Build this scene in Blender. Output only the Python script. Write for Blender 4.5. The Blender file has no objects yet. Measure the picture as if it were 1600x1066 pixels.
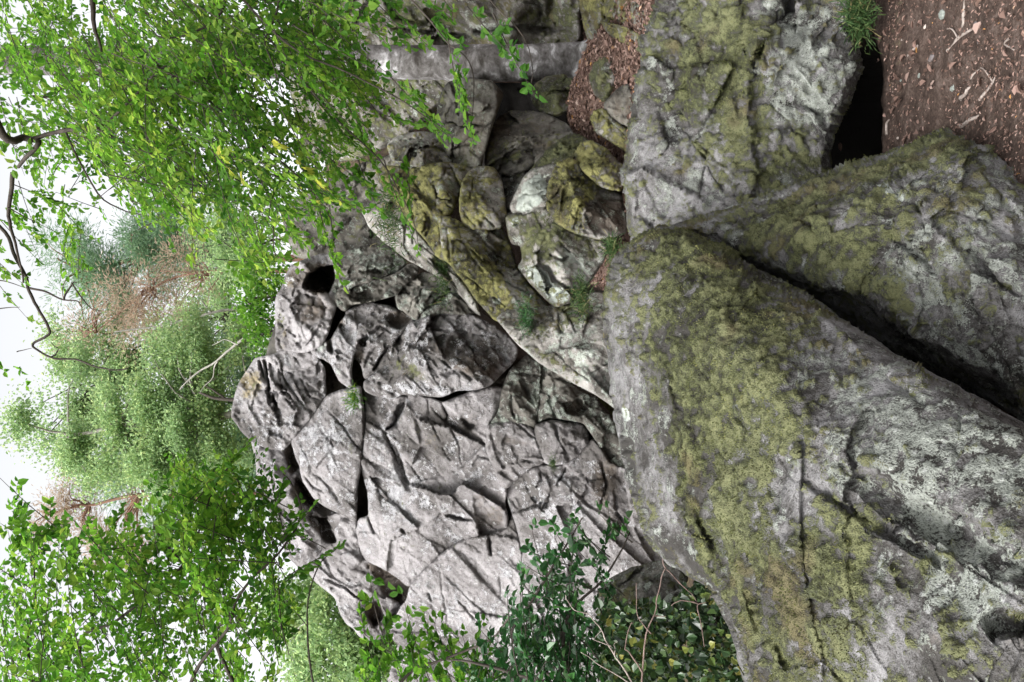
import bpy, math, random
import numpy as np
from mathutils import Vector, Matrix
from mathutils.geometry import delaunay_2d_cdt

scene = bpy.context.scene
COL = scene.collection
R = math.radians

# ------------------------------------------------------------------ camera
EYE = 1.6                    # the photographer's eye above the path
cam_d = bpy.data.cameras.new('camera')
cam = bpy.data.objects.new('camera', cam_d)
COL.objects.link(cam)
# the picture was taken in portrait and is shown lying on its side: picture-left is up
cam.matrix_world = Matrix(((0, 1, 0, 0), (0, 0, -1, 0), (-1, 0, 0, EYE), (0, 0, 0, 1)))
cam_d.sensor_fit = 'HORIZONTAL'
cam_d.sensor_width = 22.3
cam_d.lens = 18.0
cam_d.clip_start = 0.05
cam_d.clip_end = 2000
scene.camera = cam

# ------------------------------------------------------------------ sky, sun, exposure
SUN_DIR = Vector((-0.55, -0.62, 0.88)).normalized()      # towards the sun (behind thin overcast)
world = bpy.data.worlds.new('World')
scene.world = world
world.use_nodes = True
wn, wl = world.node_tree.nodes, world.node_tree.links
wn.clear()
sky = wn.new('ShaderNodeTexSky')
sky.sky_type = 'NISHITA'
sky.sun_disc = False
sky.sun_elevation = math.asin(SUN_DIR.z)
sky.sun_rotation = math.atan2(SUN_DIR.x, SUN_DIR.y)
sky.air_density = 1.0
sky.dust_density = 6.0
sky.ozone_density = 1.0
hsv = wn.new('ShaderNodeHueSaturation')
hsv.inputs['Saturation'].default_value = 0.10            # overcast: a white sky
bg = wn.new('ShaderNodeBackground')
bg.inputs['Strength'].default_value = 0.15
wo = wn.new('ShaderNodeOutputWorld')
wl.new(sky.outputs[0], hsv.inputs['Color'])
wl.new(hsv.outputs[0], bg.inputs['Color'])
wl.new(bg.outputs[0], wo.inputs['Surface'])
sun_d = bpy.data.lights.new('sun', 'SUN')
sun_d.energy = 0.75
sun_d.angle = R(40)
sun_d.color = (1.0, 0.97, 0.92)
sun = bpy.data.objects.new('sun', sun_d)
COL.objects.link(sun)
sun.location = (-6, -6, 12)
sun.rotation_euler = (-SUN_DIR).to_track_quat('-Z', 'Y').to_euler()
vs = scene.view_settings
vs.view_transform = 'Standard'
vs.look = 'None'
vs.exposure = 1.45
vs.gamma = 1.0
vs.use_curve_mapping = False
scene.cycles.use_denoising = True
scene.cycles.max_bounces = 6
scene.cycles.diffuse_bounces = 4
scene.cycles.transmission_bounces = 4
scene.cycles.transparent_max_bounces = 4
scene.cycles.sample_clamp_indirect = 8

# ------------------------------------------------------------------ helpers
F = 800 / (22.3 / 2 / 18.0)          # focal length in photograph pixels (1600 wide)


def W(px, py, d):
    """a point seen at photograph pixel (px, py), d metres out"""
    return np.stack([(533.0 - np.asarray(py, float)) / F * d, np.asarray(d, float) + 0 * np.asarray(px, float),
                     EYE - (np.asarray(px, float) - 800.0) / F * d], -1)


def V(px, py, d):
    p = W(px, py, d)
    return Vector((float(p[0]), float(p[1]), float(p[2])))


_rg = np.random.default_rng(5)
_PERM = np.concatenate([_rg.permutation(4096), _rg.permutation(4096)[:0]]).astype(np.int32)
_VAL = _rg.uniform(-1, 1, 4096).astype(np.float32)


def vnoise(p, seed=0):
    p = np.asarray(p, np.float32)
    i = np.floor(p)
    f = p - i
    i = i.astype(np.int32)
    u = f * f * f * (f * (f * 6 - 15) + 10)
    a = _PERM[(i[..., 0] + seed * 57) & 4095]; a1 = _PERM[(i[..., 0] + 1 + seed * 57) & 4095]
    ux, uy, uz = u[..., 0], u[..., 1], u[..., 2]
    iy, iz = i[..., 1], i[..., 2]
    r = []
    for q in (a, a1):
        b0 = _PERM[(q + iy) & 4095]; b1 = _PERM[(q + iy + 1) & 4095]
        e = []
        for b in (b0, b1):
            v0 = _VAL[_PERM[(b + iz) & 4095]]; v1 = _VAL[_PERM[(b + iz + 1) & 4095]]
            e.append(v0 + (v1 - v0) * uz)
        r.append(e[0] + (e[1] - e[0]) * uy)
    return (r[0] + (r[1] - r[0]) * ux).astype(np.float64)


def fbm(p, scale, octv=4, seed=0, gain=0.5):
    r, a, t = 0, 1.0, 0
    for o in range(octv):
        r = r + a * vnoise(p * scale * (2.03 ** o) + 17.3 * o, seed + o)
        t += a
        a *= gain
    return r / t


def ss(a, b, x):
    t = np.clip((np.asarray(x, float) - a) / (b - a), 0, 1)
    return t * t * (3 - 2 * t)


def mesh_np(name, verts, faces, mat=None, attrs=None, smooth=True):
    """faces: list of (N,k) int arrays"""
    me = bpy.data.meshes.new(name)
    verts = np.asarray(verts, np.float32)
    me.vertices.add(len(verts))
    me.vertices.foreach_set('co', verts.ravel())
    faces = [np.asarray(f, np.int32) for f in faces if len(f)]
    loops = np.concatenate([f.ravel() for f in faces])
    tot = np.concatenate([np.full(len(f), f.shape[1], np.int32) for f in faces])
    st = np.concatenate([[0], np.cumsum(tot)[:-1]]).astype(np.int32)
    me.loops.add(len(loops))
    me.loops.foreach_set('vertex_index', loops)
    me.polygons.add(len(tot))
    me.polygons.foreach_set('loop_start', st)
    me.polygons.foreach_set('loop_total', tot)
    me.polygons.foreach_set('use_smooth', np.full(len(tot), smooth))
    for k, v in (attrs or {}).items():
        at = me.attributes.new(k, 'FLOAT', 'POINT')
        at.data.foreach_set('value', np.asarray(v, np.float32))
    if mat:
        me.materials.append(mat)
    me.update(calc_edges=True)
    me.validate()
    return me


def put(name, me, loc=(0, 0, 0), parent=None):
    o = bpy.data.objects.new(name, me)
    COL.objects.link(o)
    o.location = loc
    if parent is not None:
        o.parent = parent
    return o


def tag(o, label=None, cat=None, group=None, kind=None):
    if label: o['label'] = label
    if cat: o['category'] = cat
    if group: o['group'] = group
    if kind: o['kind'] = kind
    return o


def empty(name, loc, label=None, cat=None, group=None):
    o = put(name, None, loc)
    o.empty_display_size = 0.2
    return tag(o, label, cat, group)


# ------------------------------------------------------------------ materials
class NT:
    def __init__(s, name):
        s.m = bpy.data.materials.new(name)
        s.m.use_nodes = True
        s.t = s.m.node_tree
        s.t.nodes.clear()

    def n(s, typ, **kw):
        nd = s.t.nodes.new(typ)
        for k, v in kw.items():
            setattr(nd, k, v)
        return nd

    def l(s, a, b):
        s.t.links.new(a, b)

    def setin(s, nd, key, v):
        if isinstance(v, bpy.types.NodeSocket):
            s.l(v, nd.inputs[key])
        else:
            nd.inputs[key].default_value = v

    def math(s, op, a, b=0.0, c=0.0, clamp=False):
        nd = s.n('ShaderNodeMath', operation=op, use_clamp=clamp)
        s.setin(nd, 0, a); s.setin(nd, 1, b); s.setin(nd, 2, c)
        return nd.outputs[0]

    def noise(s, co, scale, detail=4, rough=0.55, dist=0.0):
        nd = s.n('ShaderNodeTexNoise')
        s.l(co, nd.inputs['Vector'])
        nd.inputs['Scale'].default_value = scale
        nd.inputs['Detail'].default_value = detail
        nd.inputs['Roughness'].default_value = rough
        nd.inputs['Distortion'].default_value = dist
        return nd.outputs[0]

    def ramp(s, fac, stops):
        nd = s.n('ShaderNodeValToRGB')
        cr = nd.color_ramp
        while len(cr.elements) < len(stops):
            cr.elements.new(0.5)
        for e, (p, c) in zip(cr.elements, stops):
            e.position = p
            e.color = (*c, 1)
        s.l(fac, nd.inputs[0])
        return nd.outputs[0]

    def mix(s, fac, a, b):
        nd = s.n('ShaderNodeMix', data_type='RGBA')
        s.setin(nd, 0, fac)
        for k, v in ((6, a), (7, b)):
            if isinstance(v, tuple):
                nd.inputs[k].default_value = (*v, 1)
            else:
                s.l(v, nd.inputs[k])
        return nd.outputs[2]

    def attr(s, name):
        return s.n('ShaderNodeAttribute', attribute_name=name).outputs['Fac']

    def step(s, x, lo, hi):
        nd = s.n('ShaderNodeMapRange', interpolation_type='SMOOTHSTEP')
        s.setin(nd, 'Value', x); s.setin(nd, 'From Min', lo); s.setin(nd, 'From Max', hi)
        return nd.outputs[0]

    def out(s, shader):
        o = s.n('ShaderNodeOutputMaterial')
        s.l(shader, o.inputs['Surface'])
        return s.m


def rock_mat(name, dark, mid, light, speck=0.5, tex=1.0, mossc=None, lichc=(0.36, 0.40, 0.34), grain=0.55, pit=0.0):
    t = NT(name)
    co = t.n('ShaderNodeTexCoord').outputs['Object']
    nA = t.noise(co, 34 * tex, 4, 0.65, 0.2)
    nB = t.noise(co, 150 * tex, 3, 0.65)
    a0 = t.math('SUBTRACT', nA, 0.5); b0 = t.math('SUBTRACT', nB, 0.5)
    fz = t.math('ADD', a0, b0)                              # fine grain, about -0.4 .. 0.4
    v = t.math('ADD', t.attr('tone'), t.math('MULTIPLY', fz, grain))
    c = t.ramp(v, [(0.22, dark), (0.5, mid), (0.80, light)])
    br = t.math('ADD', t.attr('brown'), t.math('MULTIPLY', fz, 0.5))
    c = t.mix(t.math('MULTIPLY', t.step(br, 0.25, 0.7), 0.85), c, t.ramp(v, [(0.25, (0.035, 0.028, 0.022)), (0.7, (0.125, 0.10, 0.078))]))
    c = t.mix(t.math('MULTIPLY', t.step(t.math('ADD', t.attr('ochre'), fz), 0.3, 0.75), 0.7), c, (0.22, 0.17, 0.06))
    lm = t.step(t.math('ADD', t.attr('lich'), t.math('MULTIPLY', fz, 2.2)), 0.32, 0.60)
    lcol = t.ramp(t.math('ADD', nB, t.math('MULTIPLY', a0, 0.5)), [(0.30, tuple(x * 0.35 for x in lichc)), (0.48, lichc), (0.68, tuple(min(0.75, x * 1.4) for x in lichc))])
    c = t.mix(t.math('MULTIPLY', lm, 0.88), c, lcol)
    if speck > 0:
        vo = t.n('ShaderNodeTexVoronoi'); t.l(co, vo.inputs['Vector']); vo.inputs['Scale'].default_value = 26 * tex
        sp = t.math('MULTIPLY', t.step(t.math('ADD', vo.outputs['Distance'], t.math('MULTIPLY', b0, 0.5)), 0.26, 0.18), t.step(t.math('ADD', t.attr('lich'), t.math('MULTIPLY', a0, 1.0)), -0.1, 0.25))
        c = t.mix(t.math('MULTIPLY', sp, speck), c, (0.60, 0.61, 0.60))
    c = t.mix(t.step(t.math('ADD', t.attr('white'), t.math('MULTIPLY', fz, 0.4)), 0.35, 0.6), c, t.ramp(v, [(0.2, (0.27, 0.295, 0.27)), (0.7, (0.44, 0.47, 0.43))]))
    mm = t.step(t.math('ADD', t.attr('moss'), t.math('MULTIPLY', fz, 2.2)), 0.20, 0.78)
    mv = t.math('ADD', t.attr('mtone'), t.math('MULTIPLY', fz, 1.3))
    mcol = t.ramp(mv, mossc or [(0.12, (0.022, 0.021, 0.011)), (0.36, (0.050, 0.054, 0.024)), (0.58, (0.086, 0.094, 0.040)), (0.85, (0.155, 0.162, 0.074))])
    mcol = t.mix(t.math('MULTIPLY', t.step(t.attr('mbrown'), 0.10, 0.45), 0.75), mcol, t.ramp(mv, [(0.25, (0.036, 0.027, 0.013)), (0.7, (0.115, 0.092, 0.045))]))
    c = t.mix(t.math('MULTIPLY', mm, 0.94), c, mcol)
    if pit > 0:                                             # dark pits and grit
        c = t.mix(t.math('MULTIPLY', t.step(t.math('ADD', nB, t.math('MULTIPLY', a0, 0.6)), 0.43, 0.33), pit), c, (0.03, 0.028, 0.024))
    p = t.n('ShaderNodeBsdfPrincipled')
    t.l(c, p.inputs['Base Color'])
    p.inputs['Roughness'].default_value = 0.9
    p.inputs['Specular IOR Level'].default_value = 0.2
    h = t.math('ADD', nA, t.math('MULTIPLY', nB, t.math('ADD', 0.45, t.math('MULTIPLY', t.math('ADD', lm, mm), 0.6))))
    b = t.n('ShaderNodeBump')
    b.inputs['Strength'].default_value = 0.75
    b.inputs['Distance'].default_value = 0.03 / tex
    t.l(h, b.inputs['Height'])
    t.l(b.outputs[0], p.inputs['Normal'])
    return t.out(p.outputs[0])


def simple_mat(name, stops, scale=8, rough=0.85, bump=0.3, dist=0.01, spec=0.25, stretch=None, detail=6):
    t = NT(name)
    co = t.n('ShaderNodeTexCoord').outputs['Object']
    if stretch:
        mp = t.n('ShaderNodeMapping'); t.l(co, mp.inputs['Vector']); mp.inputs['Scale'].default_value = stretch
        co = mp.outputs[0]
    n = t.noise(co, scale, detail, 0.65, 0.3)
    p = t.n('ShaderNodeBsdfPrincipled')
    t.l(t.ramp(n, stops), p.inputs['Base Color'])
    p.inputs['Roughness'].default_value = rough
    p.inputs['Specular IOR Level'].default_value = spec
    b = t.n('ShaderNodeBump'); b.inputs['Strength'].default_value = bump; b.inputs['Distance'].default_value = dist
    t.l(n, b.inputs['Height']); t.l(b.outputs[0], p.inputs['Normal'])
    return t.out(p.outputs[0])


def leaf_mat(name, stops, trans=0.5, rough=0.6, spec=0.22):
    t = NT(name)
    c = t.ramp(t.attr('rnd'), stops)
    p = t.n('ShaderNodeBsdfPrincipled')
    t.l(c, p.inputs['Base Color'])
    p.inputs['Roughness'].default_value = rough
    p.inputs['Specular IOR Level'].default_value = spec
    tr = t.n('ShaderNodeBsdfTranslucent')
    hs = t.n('ShaderNodeHueSaturation'); hs.inputs['Value'].default_value = 1.35; hs.inputs['Saturation'].default_value = 1.05
    t.l(c, hs.inputs['Color']); t.l(hs.outputs[0], tr.inputs['Color'])
    mx = t.n('ShaderNodeMixShader'); mx.inputs[0].default_value = trans
    t.l(p.outputs[0], mx.inputs[1]); t.l(tr.outputs[0], mx.inputs[2])
    return t.out(mx.outputs[0])


# ------------------------------------------------------------------ rocks
def inside(poly, X, Y):
    r = np.zeros(X.shape, bool)
    n = len(poly)
    for i in range(n):
        x0, y0 = poly[i][:2]; x1, y1 = poly[(i + 1) % n][:2]
        if y0 == y1:
            continue
        c = ((y0 > Y) != (y1 > Y)) & (X < (x1 - x0) * (Y - y0) / (y1 - y0) + x0)
        r ^= c
    return r


def seg_dist(pts, X, Y, closed=True):
    """distance to a polyline, the nearest point on it and the 0..1 place along it"""
    best = np.full(X.shape, 1e9); nx = X.copy(); ny = Y.copy(); par = np.zeros(X.shape)
    n = len(pts)
    m = n if closed else n - 1
    for i in range(m):
        x0, y0 = pts[i][:2]; x1, y1 = pts[(i + 1) % n][:2]
        dx, dy = x1 - x0, y1 - y0
        L = dx * dx + dy * dy + 1e-9
        t = np.clip(((X - x0) * dx + (Y - y0) * dy) / L, 0, 1)
        qx, qy = x0 + t * dx, y0 + t * dy
        d = np.hypot(X - qx, Y - qy)
        k = d < best
        best[k] = d[k]; nx[k] = qx[k]; ny[k] = qy[k]; par[k] = ((i + t) / m)[k]
    return best, nx, ny, par


def tin(points, vals, X, Y):
    """piecewise linear over the Delaunay triangles of the points"""
    pts = np.array(points, float); vals = np.array(vals, float)
    A = np.c_[pts, np.ones(len(pts))]
    co = np.linalg.lstsq(A, vals, rcond=None)[0]
    x0, x1, y0, y1 = X.min() - 60, X.max() + 60, Y.min() - 60, Y.max() + 60
    far = [(x0, y0), (x1, y0), (x1, y1), (x0, y1), ((x0 + x1) / 2, y0), ((x0 + x1) / 2, y1), (x0, (y0 + y1) / 2), (x1, (y0 + y1) / 2)]
    fv = []
    lo, hi = vals.min() * 0.9, vals.max() * 1.1
    for q in far:     # off the hull: the nearest point carried on by the mean slope
        k = np.argmin(np.hypot(pts[:, 0] - q[0], pts[:, 1] - q[1]))
        fv.append(min(hi, max(lo, vals[k] + co[0] * (q[0] - pts[k, 0]) * 0.6 + co[1] * (q[1] - pts[k, 1]) * 0.6)))
    pts = np.vstack([pts, far]); vals = np.r_[vals, fv]
    res = delaunay_2d_cdt([Vector(p) for p in pts], [], [], 0, 1e-6)
    ov, of, orig = res[0], res[2], res[3]
    vv = [vals[o[0]] for o in orig]
    out = np.full(X.shape, np.nan)
    for f in of:
        (ax, ay), (bx, by), (cx, cy) = ov[f[0]], ov[f[1]], ov[f[2]]
        den = (by - cy) * (ax - cx) + (cx - bx) * (ay - cy)
        if abs(den) < 1e-9:
            continue
        xs0, xs1 = min(ax, bx, cx), max(ax, bx, cx); ys0, ys1 = min(ay, by, cy), max(ay, by, cy)
        ii = np.where((X[0] >= xs0) & (X[0] <= xs1))[0]; jj = np.where((Y[:, 0] >= ys0) & (Y[:, 0] <= ys1))[0]
        if not len(ii) or not len(jj):
            continue
        sl = (slice(jj[0], jj[-1] + 1), slice(ii[0], ii[-1] + 1))
        x, y = X[sl], Y[sl]
        a = ((by - cy) * (x - cx) + (cx - bx) * (y - cy)) / den
        b = ((cy - ay) * (x - cx) + (ax - cx) * (y - cy)) / den
        c = 1 - a - b
        k = (a >= -1e-6) & (b >= -1e-6) & (c >= -1e-6)
        o = out[sl]
        o[k] = (a * vv[f[0]] + b * vv[f[1]] + c * vv[f[2]])[k]
    out[np.isnan(out)] = np.nanmean(out)
    return out


def blur(a, s):
    if s <= 0.3:
        return a
    r = int(math.ceil(s * 2.5))
    k = np.exp(-0.5 * (np.arange(-r, r + 1) / s) ** 2); k /= k.sum()
    p = np.pad(a, r, mode='edge')
    p = sum(k[i] * p[:, i:i + a.shape[1]] for i in range(2 * r + 1))
    return sum(k[i] * p[i:i + a.shape[0], :] for i in range(2 * r + 1))


def facet_field(P, K, amp, seed, ax=None):
    """random planar breaks: every cell of a Voronoi split is tilted and shifted"""
    rng = np.random.default_rng(seed)
    flat = P.reshape(-1, 3)
    S = flat[rng.integers(0, len(flat), K)] + rng.normal(0, 0.02, (K, 3))
    tilt = rng.normal(0, 1, (K, 3))
    off = rng.normal(0, 1, K)
    q, s = flat, S
    if ax is not None:
        q = flat - 0.55 * (flat @ ax)[:, None] * ax; s = S - 0.55 * (S @ ax)[:, None] * ax
    lab = np.empty(len(flat), int); d1 = np.empty(len(flat)); d2 = np.empty(len(flat))
    for i in range(0, len(flat), 20000):
        dd = ((q[i:i + 20000, None] - s[None]) ** 2).sum(-1)
        if K > 1:
            pr = np.partition(dd, 1, axis=1)
            d1[i:i + 20000] = np.sqrt(pr[:, 0]); d2[i:i + 20000] = np.sqrt(pr[:, 1])
        lab[i:i + 20000] = dd.argmin(1)
    size = math.sqrt(max(1e-6, np.ptp(flat[:, 0]) * np.ptp(flat[:, 2])) / K)
    amp = min(amp, 0.20 * size)
    val = off[lab] * amp * 0.5 + ((flat - S[lab]) * tilt[lab]).sum(1) * amp / max(size, 0.02) * 0.9
    edge = np.clip(1 - (d2 - d1) / (0.10 * size), 0, 1)
    return val.reshape(P.shape[:-1]), edge.reshape(P.shape[:-1])


ROCKS = {}


def rock(name, outline, ctrl, mat, label=None, cat='rock', group=None, parent=None, step=3.0, soft=5.0, rim=(14, 0.15),
         T=0.8, cracks=(), patches=(), facets=((14, 0.05),), groove=0.3, rough=0.02, rscale=3.0, fine=0.006, jit=2.0,
         moss=-0.2, up=0.9, lich=-0.3, paint=(), seed=1, patch_soft=1.0, mossh=0.0, part_label=None, bed=(-0.7, 0.1, -0.7), strata=0.0, strata_n=3.0, tex=1.0, lichh=0.0, mossn=1.0, joints=None, tonek=1.0):
    if isinstance(ctrl, tuple):        # (depth at the picture-left = top edge, depth at the foot)
        xs = [p[0] for p in outline]; ys = [p[1] for p in outline]
        dt, db = ctrl[0], ctrl[1]; dl = ctrl[2] if len(ctrl) > 2 else 0
        ctrl = [(min(xs), min(ys), dt), (min(xs), max(ys), dt + dl), (max(xs), min(ys), db), (max(xs), max(ys), db + dl)]
    # outline, roughened
    o = []
    n = len(outline)
    for i in range(n):
        a, b = np.array(outline[i], float), np.array(outline[(i + 1) % n], float)
        m = max(1, int(np.hypot(*(b - a)) / (step * 2.2)))
        for k in range(m):
            o.append(a + (b - a) * k / m)
    o = np.array(o)
    q = np.c_[o, np.full(len(o), seed * 7.7)]
    o = o + jit * 2.2 * np.c_[fbm(q, 0.045, 3, seed), fbm(q, 0.045, 3, seed + 50)]
    for _ in range(1):
        o = 0.25 * np.roll(o, 1, 0) + 0.5 * o + 0.25 * np.roll(o, -1, 0)
    x0, y0 = o.min(0) - step * 2; x1, y1 = o.max(0) + step * 2
    nx, ny = int((x1 - x0) / step) + 2, int((y1 - y0) / step) + 2
    X, Y = np.meshgrid(x0 + np.arange(nx) * step, y0 + np.arange(ny) * step)
    inv = tin([c[:2] for c in ctrl], [1.0 / c[2] for c in ctrl], X, Y)
    d = blur(1.0 / inv, soft / step)
    dc = float(np.median(d))
    pad = np.zeros_like(d)
    for pt in patches:
        k = inside(pt, X, Y)
        if not k.any():
            continue
        if len(pt) >= 3:
            add = tin([p[:2] for p in pt], [p[2] + 10 for p in pt], X, Y) - 10
            pad[k] += add[k]
    d = d + blur(pad, patch_soft / step * 1.0)
    for cr in cracks:
        line, w, dep = cr[:3]
        if len(line) > 1:
            bx0, bx1 = min(p[0] for p in line) - w * 2 - 4, max(p[0] for p in line) + w * 2 + 4
            by0, by1 = min(p[1] for p in line) - w * 2 - 4, max(p[1] for p in line) + w * 2 + 4
            ii = np.where((X[0] >= bx0) & (X[0] <= bx1))[0]; jj = np.where((Y[:, 0] >= by0) & (Y[:, 0] <= by1))[0]
            if not len(ii) or not len(jj):
                continue
            sl = (slice(jj[0], jj[-1] + 1), slice(ii[0], ii[-1] + 1))
            x, y = X[sl], Y[sl]
            wob = np.stack([x, y, np.full(x.shape, seed * 3.1)], -1)
            ds, _, _, par = seg_dist(line, x + 2.2 * fbm(wob, 0.07, 3, seed + 9), y + 2.2 * fbm(wob, 0.07, 3, seed + 19), closed=False)
            tap = np.clip(np.sin(np.clip(par, 0.0, 1.0) * math.pi), 0.0, 1) ** 0.4
            ww = w * (0.55 + 0.45 * tap) * (1 + 0.5 * fbm(wob, 0.05, 2, seed + 3))
            d[sl] += dep * tap * np.clip(1 - ds / ww, 0, 1) ** 0.75
    if joints:
        rj = np.random.default_rng(seed * 13 + 5)
        n_j, len_j, w_j, dep_j, stp_j = joints
        area_ = 0.5 * abs(np.sum(o[:, 0] * np.roll(o[:, 1], -1) - np.roll(o[:, 0], -1) * o[:, 1]))
        for _ in range(max(1, int(n_j * area_ / 10000.0))):
            cx, cy = o.mean(0) + (o[rj.integers(len(o))] - o.mean(0)) * math.sqrt(rj.uniform(0, 1))
            a = R(rj.choice([48, 48, 44, -28, 5, 88]) + rj.normal(0, 9))
            L_ = len_j * rj.uniform(0.35, 1.2)
            cxs, sns = math.cos(a), math.sin(a)
            al = ((X - cx) * cxs + (Y - cy) * sns) / L_
            sd = -(X - cx) * sns + (Y - cy) * cxs
            wb = np.stack([X, Y, np.full(X.shape, seed + 0.5)], -1)
            k = np.abs(al) < 1
            if not k.any():
                continue
            sdk = sd[k] + 3.5 * fbm(wb[k], 0.03, 3, seed + 3) + 1.2 * fbm(wb[k], 0.15, 2, seed + 4)
            tp = (1 - al[k] ** 2) ** 0.5
            d[k] += dep_j * rj.uniform(0.3, 1.3) * tp * np.clip(1 - np.abs(sdk) / (w_j * rj.uniform(0.7, 1.4)), 0, 1) ** 0.8
            d[k] += stp_j * rj.normal(0, 1) * tp * np.where(sdk > 0, np.exp(-np.abs(sdk) / (L_ * 0.35)), 0)
    ins = inside(o, X, Y)
    dist, qx, qy, _ = seg_dist(o, X, Y)
    # cells wholly or mostly inside; border vertices slide onto the outline
    cin = inside(o, X[:-1, :-1] + step / 2, Y[:-1, :-1] + step / 2)
    used = np.zeros(X.shape, bool)
    used[:-1, :-1] |= cin; used[1:, :-1] |= cin; used[:-1, 1:] |= cin; used[1:, 1:] |= cin
    cnt = np.zeros(X.shape, int)
    cnt[:-1, :-1] += cin; cnt[1:, :-1] += cin; cnt[:-1, 1:] += cin; cnt[1:, 1:] += cin
    border = used & (cnt < 4)
    X2, Y2 = X.copy(), Y.copy()
    X2[border] = qx[border]; Y2[border] = qy[border]
    mv = used & ~border & (dist < step * 3.2)
    for _ in range(4):                     # even out the cells next to the outline
        for A_ in (X2, Y2):
            m4 = A_.copy()
            m4[1:-1, 1:-1] = 0.25 * (A_[:-2, 1:-1] + A_[2:, 1:-1] + A_[1:-1, :-2] + A_[1:-1, 2:])
            A_[mv] = m4[mv]
    dist2 = dist.copy()
    dist2[mv] = seg_dist(o, X2[mv], Y2[mv])[0]
    e = np.where(ins, dist2, 0)
    e[border] = 0
    t = np.clip(e / rim[0], 0, 1)
    P = W(X2, Y2, d)
    amp_e = ss(0.0, 1.0, t) * 0.5 + 0.5
    bax = np.array(bed, float); bax /= np.linalg.norm(bax)
    for fi, (K, amp) in enumerate(facets):
        val, edge = facet_field(W(X, Y, d)[used], K, amp, seed * 31 + fi, bax)
        vv = np.zeros(X.shape); vv[used] = val + edge * amp * groove
        d = d + vv * amp_e
    rimv = rim[1] * (0.7 * (1 - t) ** 2 + 0.3 * (1 - t) ** 4)
    d = np.where(t < 1, blur(d + rimv, 0.9), d)
    P = W(X2, Y2, d)
    # normals of the sheet, then rough it up along them
    gx = np.gradient(P, axis=1); gy = np.gradient(P, axis=0)
    N = np.cross(gx, gy)
    N /= np.linalg.norm(N, axis=-1, keepdims=True) + 1e-12
    N[N[..., 1] > 0] *= -1
    Nb = np.stack([blur(N[..., i], 1.2) for i in range(3)], -1)
    Nb /= np.linalg.norm(Nb, axis=-1, keepdims=True) + 1e-12
    nr = np.zeros(X.shape)
    u = used
    Pu = P[u]
    ax = np.array(bed, float); ax /= np.linalg.norm(ax)          # bedding: long along ax, short across
    Qb = Pu - 0.72 * (Pu @ ax)[:, None] * ax
    st = fbm(Qb, rscale * 0.9, 4, seed + 33, 0.5) * 2.2
    fr = st * strata_n
    ter = (np.floor(fr) + ss(0.72, 1.0, fr - np.floor(fr))) / strata_n
    big = fbm(Pu, rscale, 6, seed + 77, 0.56)
    fin = fbm(Pu, rscale * 11, 3, seed + 99, 0.6)
    rid = 1 - np.abs(fbm(Pu, rscale * 0.7, 4, seed + 55, 0.55)) * 2.4
    nr[u] = rough * big + fine * fin + strata * ter - rough * 0.8 * np.clip(rid - 0.82, 0, 1) * 3
    # colour fields: what grows on the stone
    field = {}
    for nm_, base in (('moss', moss), ('lich', lich), ('brown', 0.0), ('ochre', -0.1), ('white', 0.0), ('tone', 0.5), ('mtone', 0.5), ('mbrown', 0.0)):
        field[nm_] = np.full(X.shape, float(base))
    Ns = np.stack([blur(N[..., i], 6 / step) for i in range(3)], -1)
    field['moss'] += up * (Ns[..., 2] - 0.35)
    for p in paint:
        fn = p[0]
        if p[1] == 'p':                       # polygon, value, feather
            k = inside(p[2], X, Y).astype(float)
            field[fn] += p[3] * blur(k, p[4] / step)
        else:                                 # ellipse px, py, rx, ry, value, angle
            px, py, rx, ry, val = p[1:6]
            a = R(p[6]) if len(p) > 6 else 0
            dx, dy = X - px, Y - py
            a1 = (dx * math.cos(a) + dy * math.sin(a)) / rx; a2 = (-dx * math.sin(a) + dy * math.cos(a)) / ry
            field[fn] += val * np.exp(-(a1 * a1 + a2 * a2) ** 1.3)
    k_ = tex
    g1 = fbm(Pu, 1.6 * k_, 3, seed + 201); g2 = fbm(Pu, 7 * k_, 4, seed + 202, 0.6); g3 = fbm(Qb, 5 * k_, 4, seed + 203, 0.6)
    g6 = fbm(Pu * np.array([1, 1, 0.18]), 3.2 * k_, 4, seed + 207, 0.6)
    g4 = fbm(Pu, 9 * k_, 4, seed + 204, 0.62); g5 = fbm(Pu, 22 * k_, 3, seed + 205, 0.6)
    field['tone'][u] += tonek * (0.36 * g1 + 0.40 * g2 + 0.45 * g3 + 0.38 * g6)
    field['lich'][u] += 1.1 * g4 + 1.0 * g5 - 0.3 * g2
    field['moss'][u] += mossn * (1.3 * g2 - 0.6 * g4 + 1.1 * g5)
    field['brown'][u] += 0.45 * g4 + 0.25 * g1
    field['ochre'][u] += 0.6 * g4
    field['white'][u] += (0.35 * g5 + 0.5 * g2 - 0.05) * (field['white'][u] > 0.05) * (field['white'][u] < 1.1)
    field['mtone'][u] += 0.5 * g2 + 0.7 * g5 + 0.3 * g1 - 0.3 * g4
    field['mbrown'][u] += 1.1 * fbm(Pu, 2.6 * k_, 4, seed + 206, 0.6)
    if mossh:
        nr[u] += mossh * ss(0.2, 0.8, field['moss'][u]) * (0.6 + 1.1 * g5)
    nr[u] += lichh * ss(0.2, 0.7, field['lich'][u]) * (0.5 + g5)
    nr *= np.where(border, 0.3, 1.0)
    P = P + Nb * nr[..., None]
    # mesh
    idx = -np.ones(X.shape, int)
    idx[used] = np.arange(used.sum())
    j, i = np.where(cin)
    quads = np.c_[idx[j, i], idx[j + 1, i], idx[j + 1, i + 1], idx[j, i + 1]]
    verts = P[used]
    # closing the back: border edges pulled back and together in rings
    E = np.concatenate([quads[:, [0, 1]], quads[:, [1, 2]], quads[:, [2, 3]], quads[:, [3, 0]]])
    key = np.sort(E, 1)
    _, inv_, c_ = np.unique(key, axis=0, return_inverse=True, return_counts=True)
    B = E[c_[inv_.ravel()] == 1]
    bv = np.unique(B)
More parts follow.
